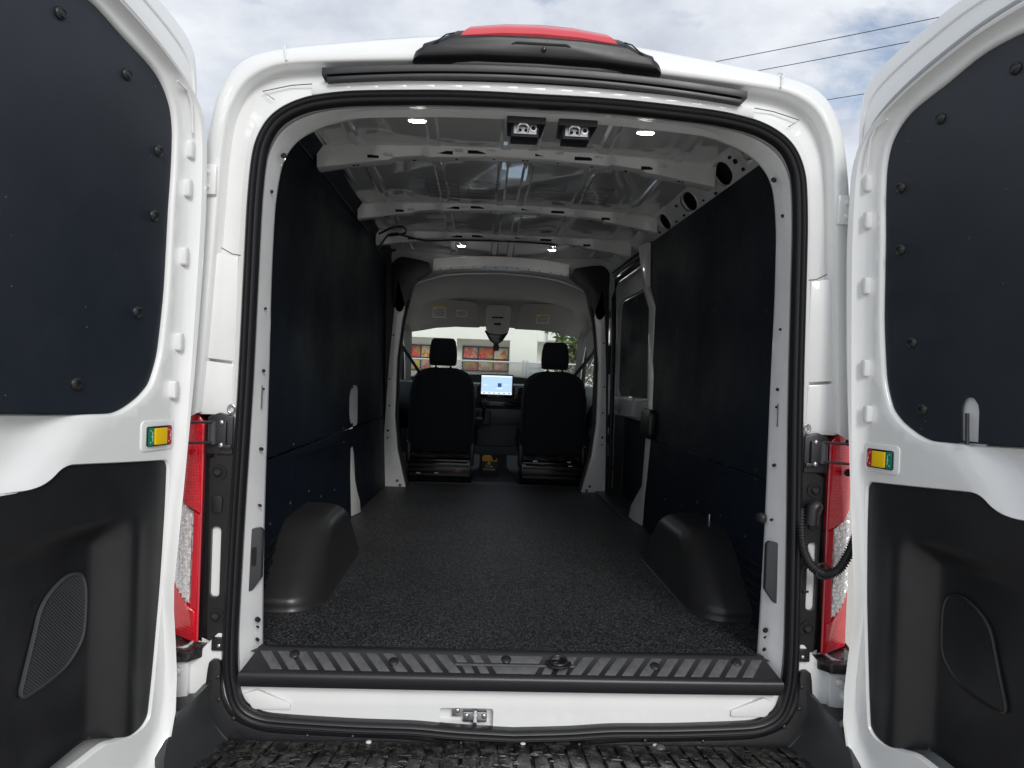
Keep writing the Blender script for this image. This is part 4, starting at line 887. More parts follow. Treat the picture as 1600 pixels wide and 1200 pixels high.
# ------------------------------------------------------------------ seats
def seat(cx):
    sx_ = lambda p: p
    b = MB(); loops = []
    for z, hw, y0_, y1_ in ((.87, .215, 3.40, 3.50), (.90, .238, 3.392, 3.53), (1.0, .246, 3.385, 3.53), (1.15, .246, 3.38, 3.53), (1.28, .243, 3.385, 3.53), (1.36, .236, 3.395, 3.52), (1.42, .218, 3.405, 3.515), (1.455, .190, 3.412, 3.51), (1.482, .145, 3.42, 3.50), (1.495, .09, 3.43, 3.49)):
        L = []; d = (y1_-y0_)/2; yc = (y0_+y1_)/2
        for k in range(28):
            a = 2*PI*k/28; ca, sa = math.cos(a), math.sin(a)
            L.append(Vector((cx+hw*math.copysign(abs(ca)**.45, ca), yc+d*math.copysign(abs(sa)**.6, sa), z)))
        loops.append(L)
    b.loft(loops, cap0=True, cap1=True); so = b.build('seat', 'fabric', van, sharp=70)
    so['label'] = 'front seat seen from behind'
    pk_ = MB(); pk_.tube([(cx-.225, 3.40, .92), (cx-.236, 3.385, 1.1), (cx-.234, 3.386, 1.3), (cx-.20, 3.41, 1.42), (cx-.12, 3.425, 1.475), (cx, 3.43, 1.488), (cx+.12, 3.425, 1.475), (cx+.20, 3.41, 1.42), (cx+.234, 3.386, 1.3), (cx+.236, 3.385, 1.1), (cx+.225, 3.40, .92)], .004, 6); pk_.build('piping', 'dash', so)
    h = MB(); loops = []
    for z, hw, d in ((1.510, .088, .035), (1.522, .100, .045), (1.58, .104, .052), (1.64, .100, .052), (1.692, .090, .045), (1.712, .074, .03)):
        L = []
        for k in range(24):
            a = 2*PI*k/24; ca, sa = math.cos(a), math.sin(a); L.append(Vector((cx-.004+hw*math.copysign(abs(ca)**.5, ca), 3.44+d*math.copysign(abs(sa)**.6, sa), z)))
        loops.append(L)
    h.loft(loops, cap0=True, cap1=True); h.build('headrest', 'fabric', so, sharp=70)
    for dx_ in (-.055, .055):
        q = MB(); q.cyl((cx+dx_, 3.44, 1.47), (cx+dx_, 3.44, 1.53), .007, 8); q.ellips((cx+dx_, 3.44, 1.493), .016, .014, .008, 10, 6); q.build('headrest_post', 'blackgloss', so)
    q = MB(); q.box((cx, 3.62, .905), (.50, .42, .10)); q.build('seat_cushion', 'fabric', so, bevel=.03, seg=3)
    # pedestal and mechanism
    q = MB(); q.box((cx, 3.62, .735), (.46, .48, .15)); q.build('seat_pedestal', 'blackgloss', so, bevel=.006)
    for dv in (-.235, .235):
        q = MB(); q.box((cx+dv, 3.47, .86), (.035, .14, .17)); q.build('side_valance', 'plastic', so, bevel=.012)
    for z, y in ((.885, 3.40), (.835, 3.385), (.80, 3.375)):
        q = MB(); q.tube([(cx-.20, y, z), (cx-.08, y-.004, z-.006), (cx+.06, y, z+.004), (cx+.20, y, z)], .007, 8); q.build('seat_frame_tube', 'blackgloss', so)
    q = MB(); q.box((cx, 3.37, .812), (.44, .012, .016)); q.build('frame_bar', 'blackgloss', so, bevel=.002)
    for k in range(3):
        q = MB(); q.box((cx, 3.376-.003*k, .775-.034*k), (.44, .012, .018)); q.build('pedestal_rib', 'rubber', so, bevel=.003)
    rnd = random.Random(int(cx*100)+50)
    for k in range(2):
        q = MB(); q.tube(resample([(cx-.16+k*.18, 3.39, .85), (cx-.10+k*.16, 3.37, .868), (cx-.02+k*.15, 3.375, .845), (cx+.02+k*.15, 3.38, .85)], 4), .006, 6); q.build('seat_cable', 'rubber', so)
    for k, (dx_, z, m_) in enumerate(((-.15, .718, 'label'), (-.02, .722, 'label'), (.13, .735, 'red'), (.14, .752, 'bag')) if cx < 0 else ((.13, .80, 'label'), (-.13, .83, 'steel'), (.12, .83, 'steel'))):
        q = MB(); q.box((cx+dx_, 3.366-.003, z), (.030 if m_ != 'red' else .05, .004, .007)); q.build('seat_sticker', m_, so)
    q = MB(); q.tube([(cx+(.262 if cx < 0 else -.262), 3.46, .93), (cx+(.262 if cx < 0 else -.262), 3.47, 1.0), (cx+(.26 if cx < 0 else -.26), 3.5, 1.06)], .014, 8); q.build('buckle_stalk', 'plastic', so)
    return so
sL = seat(-.397); sR = seat(.437)
sL['label'] = 'left front seat, coloured stickers on its pedestal'; sR['label'] = 'right front seat'
q = MB(); q.box((-.115, 3.56, 1.09), (.055, .30, .07)); q.build('seat_armrest', 'fabric', sL, bevel=.02, seg=3)
# belts
for s in (-1, 1):
    P0 = Vector((s*.70, 3.22, 1.66)); P1 = Vector((s*.55, 3.47, 1.42))
    q = MB(); d_ = (P1-P0).normalized(); q.box((P0+P1)/2, ((P1-P0).length, .002, .028), rot=d_.to_track_quat('X', 'Z').to_matrix()); q.tube([P0, P0+Vector((0, 0, -.65))], .010, 4); q.ellips(P0, .02, .015, .025, 10, 6); q.build('seat_belt', 'dash' if s < 0 else 'greyplastic', van)

# ------------------------------------------------------------------ REAR DOORS
TH = math.radians(17)
def DP(s):
    def f(u, n, z): return Vector((s*(.862+u*math.sin(TH)-n*math.cos(TH)), -.02-u*math.cos(TH)-n*math.sin(TH), z))
    return f
SK = [(.78, 2.43), (.50, 2.425), (.25, 2.397), (.16, 2.374), (.066, 2.345), (0, 2.315), (-.035, 2.275), (-.047, 2.20), (-.045, 2.0), (-.03, 1.8), (0, 1.35), (.03, .9), (.06, .43), (.78, .42)]
ED = [(.72, 2.29), (.50, 2.272), (.37, 2.25), (.21, 2.199), (.115, 2.150), (.06, 2.105), (.036, 2.06), (.026, 2.0), (.022, 1.82), (.040, 1.5), (.070, 1.2), (.102, .9), (.146, .43), (.72, .43)]
PL = [(.69, 2.245), (.50, 2.235), (.37, 2.222), (.25, 2.185), (.165, 2.150), (.118, 2.105), (.098, 2.05), (.092, 1.98), (.094, 1.82), (.100, 1.5), (.094, 1.2), (.107, .9), (.152, .50), (.69, .50)]
UPP = [(.50, 2.218), (.375, 2.212), (.277, 2.177), (.197, 2.149), (.155, 2.122), (.125, 2.078), (.113, 2.02), (.113, 1.93), (.118, 1.83), (.124, 1.635), (.135, 1.52), (.144, 1.463), (.165, 1.405), (.190, 1.378), (.216, 1.360), (.25, 1.343), (.285, 1.335), (.40, 1.338), (.55, 1.345), (.62, 1.36), (.655, 1.40), (.66, 1.6), (.66, 2.1), (.62, 2.19)]
LWP = [(.104, 1.203), (.112, 1.209), (.18, 1.213), (.27, 1.219), (.385, 1.227), (.410, 1.221), (.432, 1.204), (.455, 1.192), (.485, 1.186), (.548, 1.185), (.63, 1.185), (.655, 1.16), (.66, .9), (.655, .62), (.62, .58), (.50, .574), (.36, .575), (.28, .585), (.235, .575), (.20, .568), (.165, .569), (.148, .577), (.138, .592), (.128, .68), (.118, .80), (.110, .90), (.105, 1.0), (.101, 1.10), (.100, 1.19)]
def closed2(L, sub): return resample([Vector(p) for p in L], sub, True)
UPc, LWc = closed2(UPP, 4), closed2(LWP, 3)
def hdoor(u, z): return -.040*smooth(.36, .52, u+(z-1.27)*.9)*smooth(1.14, 1.22, z)*(1-smooth(1.315, 1.375, z))
def hlow(u, z):
    ins = smooth(.205, .285, u)*(1-smooth(1.03, 1.105, z))*smooth(.50, .54, z)*(1-smooth(.56, .64, u))
    depth = .048-.028*smooth(.30, .52, u)
    return -.012-depth*ins + .006*math.exp(-((u-.20)/.03)**2)*(1-smooth(1.03, 1.12, z))
SPK = [(.318, .976), (.345, .978), (.375, .968), (.405, .95), (.425, .925), (.438, .885), (.468, .79), (.468, .772), (.45, .765), (.40, .768), (.350, .778), (.318, .80), (.297, .832), (.292, .88), (.293, .935), (.302, .965)]
for s in (-1, 1):
    f = DP(s)
    sk2, ed2, pl2 = closed2(SK, 6), closed2(ED, 6), closed2(PL, 6)
    up_o, lw_o = offset(UPc, .010), offset(LWc, .004)
    d = MB()
    def lp(L, n): return [f(p.x, n+hdoor(p.x, p.y)*0, p.y) for p in L]
    m1 = mixl(ed2, pl2, .12); m2 = mixl(ed2, pl2, .3); m3 = mixl(ed2, pl2, .45); m4 = mixl(ed2, pl2, .7)
    d.loft([lp(sk2, -.085), lp(offset(sk2, .003), -.080), lp(sk2, -.070), lp(offset(sk2, -.012), -.064), lp(mixl(sk2, ed2, .42), -.062), lp(mixl(sk2, ed2, .48), -.046), lp(mixl(sk2, ed2, .80), -.044), lp(mixl(sk2, ed2, .86), -.026), lp(offset(ed2, .004), -.022), lp(offset(ed2, .002), .012), lp(ed2, .022), lp(mixl(ed2, pl2, .05), .028), lp(m1, .030), lp(m2, .027), lp(m3, .014), lp(m4, .005), lp(pl2, .001)], cap0=False)
    d.surf(pl2, [up_o, lw_o], .025, lambda u, z: f(u, .001+hdoor(u, z), z))
    hol = lambda L, n: [f(p.x, n+(hdoor(p.x, p.y)), p.y) for p in L]
    d.loft([hol(up_o, .001), hol(offset(UPc, .006), -.001), hol(offset(UPc, .003), -.006), hol(offset(UPc, .002), -.014)])
    d.loft([hol(lw_o, .001), hol(offset(LWc, .002), -.002), [f(p.x, -.014-.02*0, p.y) for p in LWc]])
    d.surf(sk2, [], 0, lambda u, z: f(u, -.085, z))
    dob = d.build('rear_door', 'paint', van, sharp=34)
    dob['label'] = 'left rear door' if s < 0 else 'right rear door, with conduit entering it and a slot in its upper liner'
    # upper liner
    slot = []
    if s > 0: slot = [[Vector(p) for p in [(.351, 1.341), (.392, 1.341), (.391, 1.41), (.388, 1.425), (.378, 1.438), (.367, 1.441), (.357, 1.437), (.350, 1.424), (.348, 1.41)]]]
    q = MB(); q.surf(UPc, slot, .05, lambda u, z: f(u, -.010, z))
    for L in [UPc]+slot: q.loft([[f(p.x, -.010, p.y) for p in L], [f(p.x, -.015, p.y) for p in L]])
    ul = q.build('upper_liner', 'doorboard', dob, recalc=False, sharp=50)
    if slot:
        q = MB(); q.surf(rrect(.33, 1.33, .41, 1.46, .02), [], 0, lambda u, z: f(u, -.022, z)); q.build('slot_backing', 'paint', dob)
        q = MB(); q.tube([f(.366, -.006, 1.404), f(.369, -.004, 1.37), f(.374, .0, 1.334)], .0045, 8); q.build('release_rod', 'darksteel', dob)
    scs = [(.262, 2.100), (.157, 1.960), (.165, 1.803), (.210, 1.568), (.440, 2.150), (.60, 1.8)]+([(.375, 1.400)] if s < 0 else [(.247, 1.406)])
    for u, z in scs:
        q = MB(); ax = f(0, 1, 0)-f(0, 0, 0); q.dome(f(u, -.010, z), ax, .0135, .006, n=18, rings=4, base=.003); sc = q.build('liner_clip', 'plastic', dob)
        q = MB(); q.tube([f(u+.0075*math.cos(a), -.0015, z+.0075*math.sin(a)) for a in [2*PI*i/14 for i in range(14)]], .0016, 5, closed=True); q.build('clip_ring', 'plastic', dob)
    # lower trim with pocket
    q = MB(); q.surf(LWc, [], .011, lambda u, z: f(u, hlow(u, z)+.006, z)); lt = q.build('lower_trim', 'plastic', dob, sharp=80)
    SPc = closed2(SPK, 4)
    q = MB(); q.surf(SPc, [], .02, lambda u, z: f(u, hlow(u, z)+.0125, z)); q.build('speaker_grille', 'grille' if s < 0 else 'plastic', dob)
    q = MB(); q.tube([f(p.x, hlow(p.x, p.y)+.011, p.y) for p in SPc], .0045, 6, closed=True); q.build('speaker_rim', 'greyplastic' if s < 0 else 'plastic', dob)
    # door-stay release button in its green and red surround
    q = MB(); q.prism(rrect(.088, 1.238, .198, 1.312, .012), lambda a, b, t: f(a, t, b), -.004, .0045); q.build('button_recess', 'paint', dob, bevel=.004)
    q = MB(); q.prism(rrect(.103, 1.250, .183, 1.298, .004, 2), lambda a, b, t: f(a, t, b), .003, .009); q.build('button_surround', 'blackgloss', dob, bevel=.0015)
    q = MB(); q.prism(rrect(.123, 1.2535, .163, 1.2935, .002, 2), lambda a, b, t: f(a, t, b), .008, .014); q.build('release_button', 'yellow', dob, bevel=.003)
    q = MB(); q.prism(rrect(.166, 1.2525, .181, 1.2955, .002, 2), lambda a, b, t: f(a, t, b), .008, .011); q.build('green_marker', 'green', dob)
    q = MB(); q.prism(rrect(.105, 1.2525, .120, 1.2955, .002, 2), lambda a, b, t: f(a, t, b), .008, .011); q.build('red_marker', 'red', dob)
    q = MB()
    for u0_ in (.1735, .1125):
        for dz in (-.014, 0, .014): q.dome(f(u0_+.002*(1 if dz else -1), .011, 1.274+dz), f(0, 1, 0)-f(0, 0, 0), .0016, .0004, n=8, rings=2)
        q.tube([f(u0_-.004, .0113, 1.262), f(u0_-.004, .0113, 1.286)], .0005, 4)
    q.build('marker_print', 'white', dob)
    # stamped nubs along the flange
    for k, z in enumerate((1.990, 1.892, 1.720, 1.505, 1.386)):
        u = interp([(1.38, .104), (1.5, .090), (1.72, .081), (1.89, .0765), (2.0, .071)], z)
        q = MB(); q.prism(rrect(u-.010, z-.022, u+.006, z+.022, .006, 3), lambda a, b, t: f(a, t, b), .0, .020); q.build('flange_nub', 'paint', dob, bevel=.005)
    q = MB(); q.tube([f(.075, .020, 2.03), f(.085, .022, 2.10), f(.10, .022, 2.125), f(.135, .020, 2.135)], .003, 6); q.build('flange_bead', 'paint', dob)
    q = MB(); q.tube([f(p.x, -.043, p.y) for p in mixl(sk2, ed2, .66) if p.y > 1.9 and p.x < .74], .005, 6); q.build('door_groove_shade', 'sealgroove', dob)  # grey tube stands in for the shade in the door's channel groove
    q = MB(); q.tube([f(p.x, -.0625, p.y) for p in mixl(sk2, ed2, .24) if p.y > 1.9 and p.x < .74], .004, 6); q.build('door_skin_ridge', 'paint', dob)
    # outer weather strip along the edge of the skin
    skx = [p for p in resample([Vector(p) for p in SK[:13]], 6)]
    q = MB(); q.tube([f(p.x-.004, -.082, p.y) for p in skx], .006, 6); q.build('skin_edge_strip', 'sealgroove', dob)
    # upper hinge leaf seen between door and body
    q = MB(); q.box((s*.856, -.006, 1.938), (.042, .016, .080)); ho3 = q.build('body_hinge', 'paint', van, bevel=.004)
    for z in (1.955, 1.918):
        q = MB(); q.dome((s*.858, -.014, z), (0, -1, 0), .009, .006, n=10); q.build('hinge_bolt', 'paint', ho3)
    q = MB(); q.box((s*.905, .000, .615), (.075, .02, .095)); ho3 = q.build('body_hinge', 'paint', van, bevel=.006)
    for z, xx in ((.64, .895), (.60, .91)):
        q = MB(); q.dome((s*xx, -.010, z), (0, -1, 0), .013, .008, n=8, base=.004); q.build('hinge_bolt', 'paint', ho3)

# ------------------------------------------------------------------ tail lamps and their surrounds
for s in (-1, 1):
    # dark housing side
    q = MB(); q.prism([(.820, .71), (.872, .70), (.872, 1.30), (.835, 1.31), (.822, 1.20)], lambda a, b, t: Vector((s*a, t, b)), .05, .16); lam = q.build('tail_lamp', 'blackgloss', van, bevel=.008)
    lam['label'] = 'left tail lamp' if s < 0 else 'right tail lamp'
    def lensp(poly, y0_, y1_, nm, m_, bev=.004):
        b = MB(); b.prism([(s*a, b_) for a, b_ in poly], lambda a, b_, t: Vector((a, t+.10*smooth(.90, 1.0, abs(a)), b_)), y0_, y1_); return b.build(nm, m_, lam, bevel=bev)
    lensp([(.862, 1.045), (.905, 1.075), (.95, 1.10), (.957, 1.338), (.925, 1.335), (.885, 1.315), (.863, 1.295)], .028, .10, 'red_lens', 'redlens')
    lensp([(.868, .700), (.965, .700), (.962, .865), (.925, .838), (.884, .795), (.868, .785)], .028, .10, 'red_lens', 'redlens')
    lensp([(.885, .800), (.925, .842), (.962, .868), (.95, 1.096), (.905, 1.070), (.882, 1.055), (.8815, .96)], .032, .10, 'clear_lens', 'clearlens')
    lensp([(.866, .786), (.883, .796), (.8805, .96), (.880, 1.056), (.863, 1.044), (.864, .9)], .027, .10, 'lens_edge', 'redsolid', .003)
    lensp([(.882, .788), (.890, .788), (.965, .862), (.962, .872), (.925, .846)], .029, .10, 'lens_divider', 'label', .001)
    def facets(poly, nx, nz, nm, m_, dep_):
        b = MB(); xs = [p[0] for p in poly]; zs_ = [p[1] for p in poly]; x0, x1, z0, z1 = min(xs), max(xs), min(zs_), max(zs_); cw, ch = (x1-x0)/nx, (z1-z0)/nz
        PP = [Vector(p) for p in poly]
        for i in range(nx):
            for k in range(nz):
                cx, cz = x0+cw*(i+.5), z0+ch*(k+.5)
                if not inside((cx, cz), PP): continue
                o_ = [(cx-cw/2, cz-ch/2), (cx+cw/2, cz-ch/2), (cx+cw/2, cz+ch/2), (cx-cw/2, cz+ch/2)]
                kx = .25*cw*math.sin(i*2.1+k*1.3); kz = .25*ch*math.cos(i*1.7+k*2.9)
                yy = .032+.10*smooth(.90, 1.0, cx)
                b.add([Vector((s*a, yy-.0005, c)) for a, c in o_]+[Vector((s*(cx+kx), yy-dep_, cz+kz))], [(0, 1, 4), (1, 2, 4), (2, 3, 4), (3, 0, 4)])
        o = b.build(nm, m_, lam, recalc=False, weld=0, sharp=5); o['kind'] = 'stuff'
    facets([(.886, .808), (.925, .850), (.955, .872), (.944, 1.085), (.905, 1.062), (.886, 1.050)], 7, 24, 'reflector_facets', 'reflector', .0045)
    q = MB(); q.tube([(s*.864, .035, .702), (s*.864, .033, 1.295), (s*.885, .035, 1.317), (s*.925, .04, 1.338)], .0045, 6); q.build('lens_rim', 'redsolid', lam)
    for x, z in ((.915, 1.10), (.91, 1.30), (.905, 1.215)):
        q = MB(); q.ellips((s*.915, .026, z+.0), .014, .006, .012, 10, 6); q.build('lens_grommet', 'blackgloss', lam) if z > 1.2 else None
    # mounting bracket
    hol1 = rrect(.800, .83, .826, 1.02, .011)
    outer = [Vector(p) for p in [(.757, .715), (.828, .715), (.836, 1.20), (.806, 1.215), (.757, 1.215)]]
    q = MB(); q.surf(outer, [hol1], 0, lambda a, b: Vector((s*a, .010, b)))
    q.loft([[Vector((s*p.x, .010, p.y)) for p in hol1], [Vector((s*p.x, .022, p.y)) for p in hol1]]); q.loft([[Vector((s*p.x, .010, p.y)) for p in outer], [Vector((s*p.x, .07, p.y)) for p in outer]])
    br = q.build('lamp_bracket', 'plastic', van, sharp=40)
    q = MB(); q.box((s*.815, .025, .93), (.034, .006, .23)); q.build('painted_backing', 'paint', br)
    for z, x in ((1.165, .812), (.78, .806)):
        q = MB(); q.tube([(s*(x+.020*math.cos(a)*(1 if math.cos(a) < 0 else .9)), .008, z+.018*math.sin(a)) for a in [2*PI*i/16 for i in range(16)]], .003, 5, closed=True); q.build('bolt_recess', 'rubber', br)
        q = MB(); q.cyl((s*x, .0105, z), (s*x, .0085, z), .017, 16); q.build('recess_floor', 'hole', br)
        q = MB(); q.dome((s*x, .007, z), (0, -1, 0), .010, .004, n=6, rings=2, base=.004); q.build('bracket_bolt', 'darksteel', br)
    q = MB(); q.prism(rrect(.798, 1.055, .826, 1.105, .012), lambda a, b, t: Vector((s*a, t, b)), .003, .014); q.build('bracket_plug', 'plastic', br, bevel=.003)
    # door check: bracket and two rods going out to the door
    q = MB(); q.prism([(.775, 1.215), (.842, 1.215), (.842, 1.312), (.812, 1.325), (.775, 1.315)], lambda a, b, t: Vector((s*a, t, b)), .0, .02); ck = q.build('door_check', 'darksteel', van, bevel=.004)
    q = MB(); q.cyl((s*.825, -.004, 1.242), (s*.825, -.004, 1.302), .012, 14); q.build('check_barrel', 'greyplastic', ck)
    q = MB(); q.box((s*.806, .0, 1.272), (.034, .022, .062)); q.box((s*.79, -.002, 1.236), (.03, .02, .012)); q.build('check_clevis', 'darksteel', ck, bevel=.004)
    for z in (1.300, 1.247):
        q = MB(); q.cyl((s*.82, -.010, z), DP(s)(.10, -.03, z+.002), .0035, 8); q.build('check_rod', 'darksteel', ck)
    for z in (1.24, 1.30):
        q = MB(); q.dome((s*.800, -.012, z), (0, -1, 0), .007, .004, n=8, base=.002); q.build('check_bolt', 'steel', ck)
    q = MB(); q.tube([(s*(.783)+.009*math.cos(a), .010, 1.335+.011*math.sin(a)) for a in [2*PI*i/14 for i in range(14)]], .003, 6, closed=True); q.build('lifting_eye', 'steel', ck)
    # black ledge under the lamp
    q = MB(); q.prism([(s*.765, .05), (s*.825, .05), (s*.83, .02), (s*.862, -.025), (s*.935, -.040), (s*.955, -.01), (s*.965, .10), (s*.765, .10)], lambda a, b, t: Vector((a, b, t+.01*abs(a))), .660, .688); ld = q.build('lamp_ledge', 'wetplastic', van, bevel=.005)
    q = MB(); q.box((s*.790, .008, .708), (.045, .022, .034)); q.build('ledge_tab', 'plastic', ld, bevel=.003)
    q = MB(); q.dome((s*.792, -.003, .705), (0, -1, 0), .006, .003, n=8, base=.001); q.build('ledge_screw', 'steel', ld)

# wiring conduit on the right, a ribbed hose with a saddle bracket
hp = [at(1252, 795, 0), at(1252, 830, -.015), at(1256, 860, -.025), at(1268, 884, -.035), at(1290, 897, -.045), at(1311, 889, -.055), at(1328, 862, -.06), at(1340, 835, -.045), at(1348, 815, -.035)]
hc = resample([Vector(p) for p in hp], 30); rr = [.0122+.0026*math.sin(i*2*PI/4.0) for i in range(len(hc))]
q = MB(); q.tube(hc, rr, 12); cdt_ = q.build('wiring_conduit', 'plastic', van, sharp=180)
q = MB(); q.tube(resample([Vector((.806, .012, 1.09)), Vector((.806, -.015, 1.125)), Vector((.796, -.018, 1.115)), Vector((.793, -.02, 1.075))], 5), .018, 12); q.build('conduit_boot', 'rubber', cdt_)
q = MB(); q.tube([Vector((.818+.019*math.cos(a), -.045+.004*math.sin(a), .955+.019*math.sin(a))) for a in [2*PI*i/16 for i in range(16)]], .004, 6, closed=True); q.build('conduit_clip', 'plastic', cdt_)
q = MB(); q.tube(resample([Vector(p) for p in [(.81, -.03, .975), (.785, -.01, .965), (.779, .0, .925), (.79, .005, .885), (.81, .02, .88)]], 6), .003, 6); q.build('cable_tie', 'rubber', cdt_)

# ------------------------------------------------------------------ bumper
q = MB(); 
P_ = [(0, .449), (.2, .455), (.3, .464), (.45, .468), (.66, .478), (.745, .510), (.779, .565), (.784, .62), (.787, .662), (.815, .662), (.824, .58), (.83, .50), (.80, .40), (.45, .40), (0, .40)]
ph = resample(P_, 3); poly = [Vector((-p.x, p.y)) for p in reversed(ph[1:-1])]+ph
q.loft([[Vector((p.x, y, p.y)) for p in poly] for y in (-.008, .03)], cap0=True, cap1=True); bfo = q.build('bumper', 'plastic', van, bevel=.002); bfo['label'] = 'black plastic rear bumper with ribbed wet step'
q = MB(); q.loft([[Vector((x, y-.0*abs(x), z)) for x in [-.83+1.66*i/24 for i in range(25)]] for y, z in ((.012, .458), (-.012, .452), (-.02, .450), (-.30, .447), (-.34, .44), (-.35, .28))], closed=False)
q.build('step_base', 'wetplastic', bfo, sharp=40)
nr = 34
for i in range(nr):
    x = -.745+i*1.49/(nr-1); sl_ = x*.10
    b = MB(); w_ = .036
    hh = .009+.0012*math.sin(i*2.3)
    L = [(x-w_/2, -.014), (x+w_/2, -.014), (x+w_/2+sl_, -.30), (x-w_/2+sl_, -.30)]
    b.prism(L, lambda a, c, t: Vector((a, c, .450+t)), -.002, hh); b.build('tread_plank', 'wetplastic', bfo, bevel=.0012)
for s in (-1, 1):
    cnr = MB()
    def mir(px, py, y): p = at(px, py, y); return Vector((-s*p.x if p.x < 0 else s*p.x, p.y, p.z)) if s > 0 else p
    rowsw = []
    TOP = [mir(345, 1050, .008), mir(335, 1060, -.005), mir(318, 1078, -.03), mir(298, 1098, -.055), mir(279, 1112, -.075)]
    BOT = [Vector((s*.768, .008, .50)), Vector((s*.757, -.01, .452)), Vector((s*.765, -.07, .45)), Vector((s*.775, -.15, .448)), Vector((s*.80, -.26, .446))]
    BOT2 = [Vector((s*.79, .008, .30)), Vector((s*.79, -.01, .30)), Vector((s*.80, -.07, .30)), Vector((s*.82, -.15, .30)), Vector((s*.84, -.26, .30))]
    def bow_(a, b, t, k): p = a.lerp(b, t); p.x += s*k*math.sin(PI*t)*.022; p.z -= .012*math.sin(PI*t)*k; return p
    cnr.loft([[mir(330, 1052, .012), mir(318, 1068, .012), mir(305, 1082, .012), mir(280, 1084, .010), mir(262, 1084, .005)],
              [TOP[0], TOP[1], TOP[2], TOP[3], TOP[4]]]+[[bow_(TOP[k], BOT[k], t, 1.2 if k else .2) for k in range(5)] for t in (.06, .2, .35, .5, .65, .8, .92, 1)], closed=False)
    C0 = TOP[4]; C1 = BOT[4]
    cnr.loft([[bow_(C0, C1, t, 1.2) for t in (.06, .2, .35, .5, .65, .8, .92, 1)], [bow_(C0, C1, t, 1.2)+Vector((s*.035, .03, .0)) for t in (.06, .2, .35, .5, .65, .8, .92, 1)], [bow_(C0, C1, t, 1.2)+Vector((s*.06, .12, .0)) for t in (.06, .2, .35, .5, .65, .8, .92, 1)]], closed=False)
    cnr.add([C0, mir(262, 1084, .005), C0+Vector((s*.06, .12, 0)), C0+Vector((s*.035, .03, 0))], [(0, 1, 2, 3)])
    cnr.build('bumper_corner', 'bumper', bfo, sharp=32)
    for x, y, z in ((.79, .0, .625), (.785, .0, .565), (.745, .005, .515)):
        b = MB(); b.dome((s*x, -.010, z), (0, -1, 0), .006, .003, n=8, base=.001); b.build('bumper_screw', 'darksteel', bfo)
for x in (-.55, -.43, -.14, .18, .36, .52):
    b = MB(); b.dome((x, -.010, .472 if abs(x) > .3 else .458), (0, -1, .3), .005, .003, n=8, base=.001); b.build('bumper_screw', 'darksteel', bfo)
for px, py in ((395, 1153), (576, 1160), (817, 1163), (1192, 1160), (1024, 1165)):
    b = MB(); p_ = at(px, py, .458, 2); b.dome((p_.x, p_.y, .456), (0, 0, 1), .008, .004, n=12, base=.003); b.build('white_clip', 'label', bfo)
b = MB(); p_ = at(1031, 1168, .458, 2); b.dome((p_.x, p_.y-.005, .456), (0, -.2, 1), .014, .009, n=16, base=.003); b.build('grey_cap', 'strip', bfo)

# wet leaf litter and beads of water lying on the step and ledges
lf = MB(); rnd = random.Random(3)
for i in range(170):
    x = rnd.uniform(-.78, .78)
    if rnd.random() < .45: x = rnd.uniform(-.78, -.2)
    y = rnd.uniform(-.29, -.03); r = rnd.uniform(.003, .013); z = .4595+rnd.uniform(.0005, .004); a0 = rnd.uniform(0, 6.28); k = rnd.uniform(.35, .9)
    pts = [Vector((x+r*math.cos(a0+t)*(1+.25*rnd.random()), y+r*k*math.sin(a0+t)*(1+.25*rnd.random()), z+rnd.uniform(-.001, .0025))) for t in [2*PI*j/7 for j in range(7)]]
    lf.add(pts+[Vector((x, y, z+.002))], [(j, (j+1) % 7, 7) for j in range(7)])
lfo = lf.build('leaf_litter', 'deadleaf', None); tag(lfo, 'scraps of wet dead leaf scattered on the black bumper step', 'leaf litter', kind='stuff')
M['water'] = mat('water_film', (.02, .02, .02), .03, spec=.8)
wt = MB()
for i in range(520):
    x = rnd.uniform(-.80, .80); y = rnd.uniform(-.31, -.02); r = rnd.uniform(.0015, .010)
    wt.dome((x, y, .4590), (0, 0, 1), r*rnd.uniform(.8, 1.8), r*.22, n=8, rings=3)
for s in (-1, 1):
    for i in range(60):
        x = s*rnd.uniform(.835, .93); y = rnd.uniform(-.02, .02); wt.dome((x, y, .6885+.01*abs(x)), (0, 0, 1), rnd.uniform(.001, .0035), .001, n=8, rings=2)
wto = wt.build('rain_water', 'water', None); tag(wto, 'beads and small puddles of rain water on the black bumper step', 'water', kind='stuff')

# ------------------------------------------------------------------ strapped box between the seats
bx = empty('strapped_box', (-.022, 3.60, .686), 'small black box with yellow bag on top and handwritten note, between the two front seats', 'box')
q = MB(); q.box((-.024, 3.60, .742), (.125, .09, .112)); q.build('box_body', 'card', bx, bevel=.004)
q = MB(); q.prism(resample([(-.082, .798), (-.080, .828), (-.070, .836), (-.020, .836), (-.008, .822), (-.004, .80), (-.04, .796)], 3, True), lambda a, b, t: Vector((a, t, b)), 3.552, 3.61); q.build('yellow_bag', 'bag', bx, bevel=.008)
q = MB(); q.tube([(-.01, 3.553, .80), (.02, 3.55, .800), (.032, 3.55, .812)], .005, 6); q.tube([(.028, 3.55, .796), (.026, 3.55, .822)], .004, 6); q.build('bag_string', 'bag', bx)
q = MB(); q.dome((-.03, 3.556, .782), (0, -1, 0), .014, .004, n=12, base=.001); q.build('round_sticker', 'bag', bx)
X1 = Matrix.Translation((-.03, 3.5535, .757)) @ Matrix.Rotation(PI/2, 4, 'X'); X2 = Matrix.Translation((-.028, 3.5535, .735)) @ Matrix.Rotation(PI/2, 4, 'X')
text_mesh('To be', .026, 'ink', 'written_text', bx, X1, .25); text_mesh('Returned', .023, 'ink', 'written_text', bx, X2, .25)

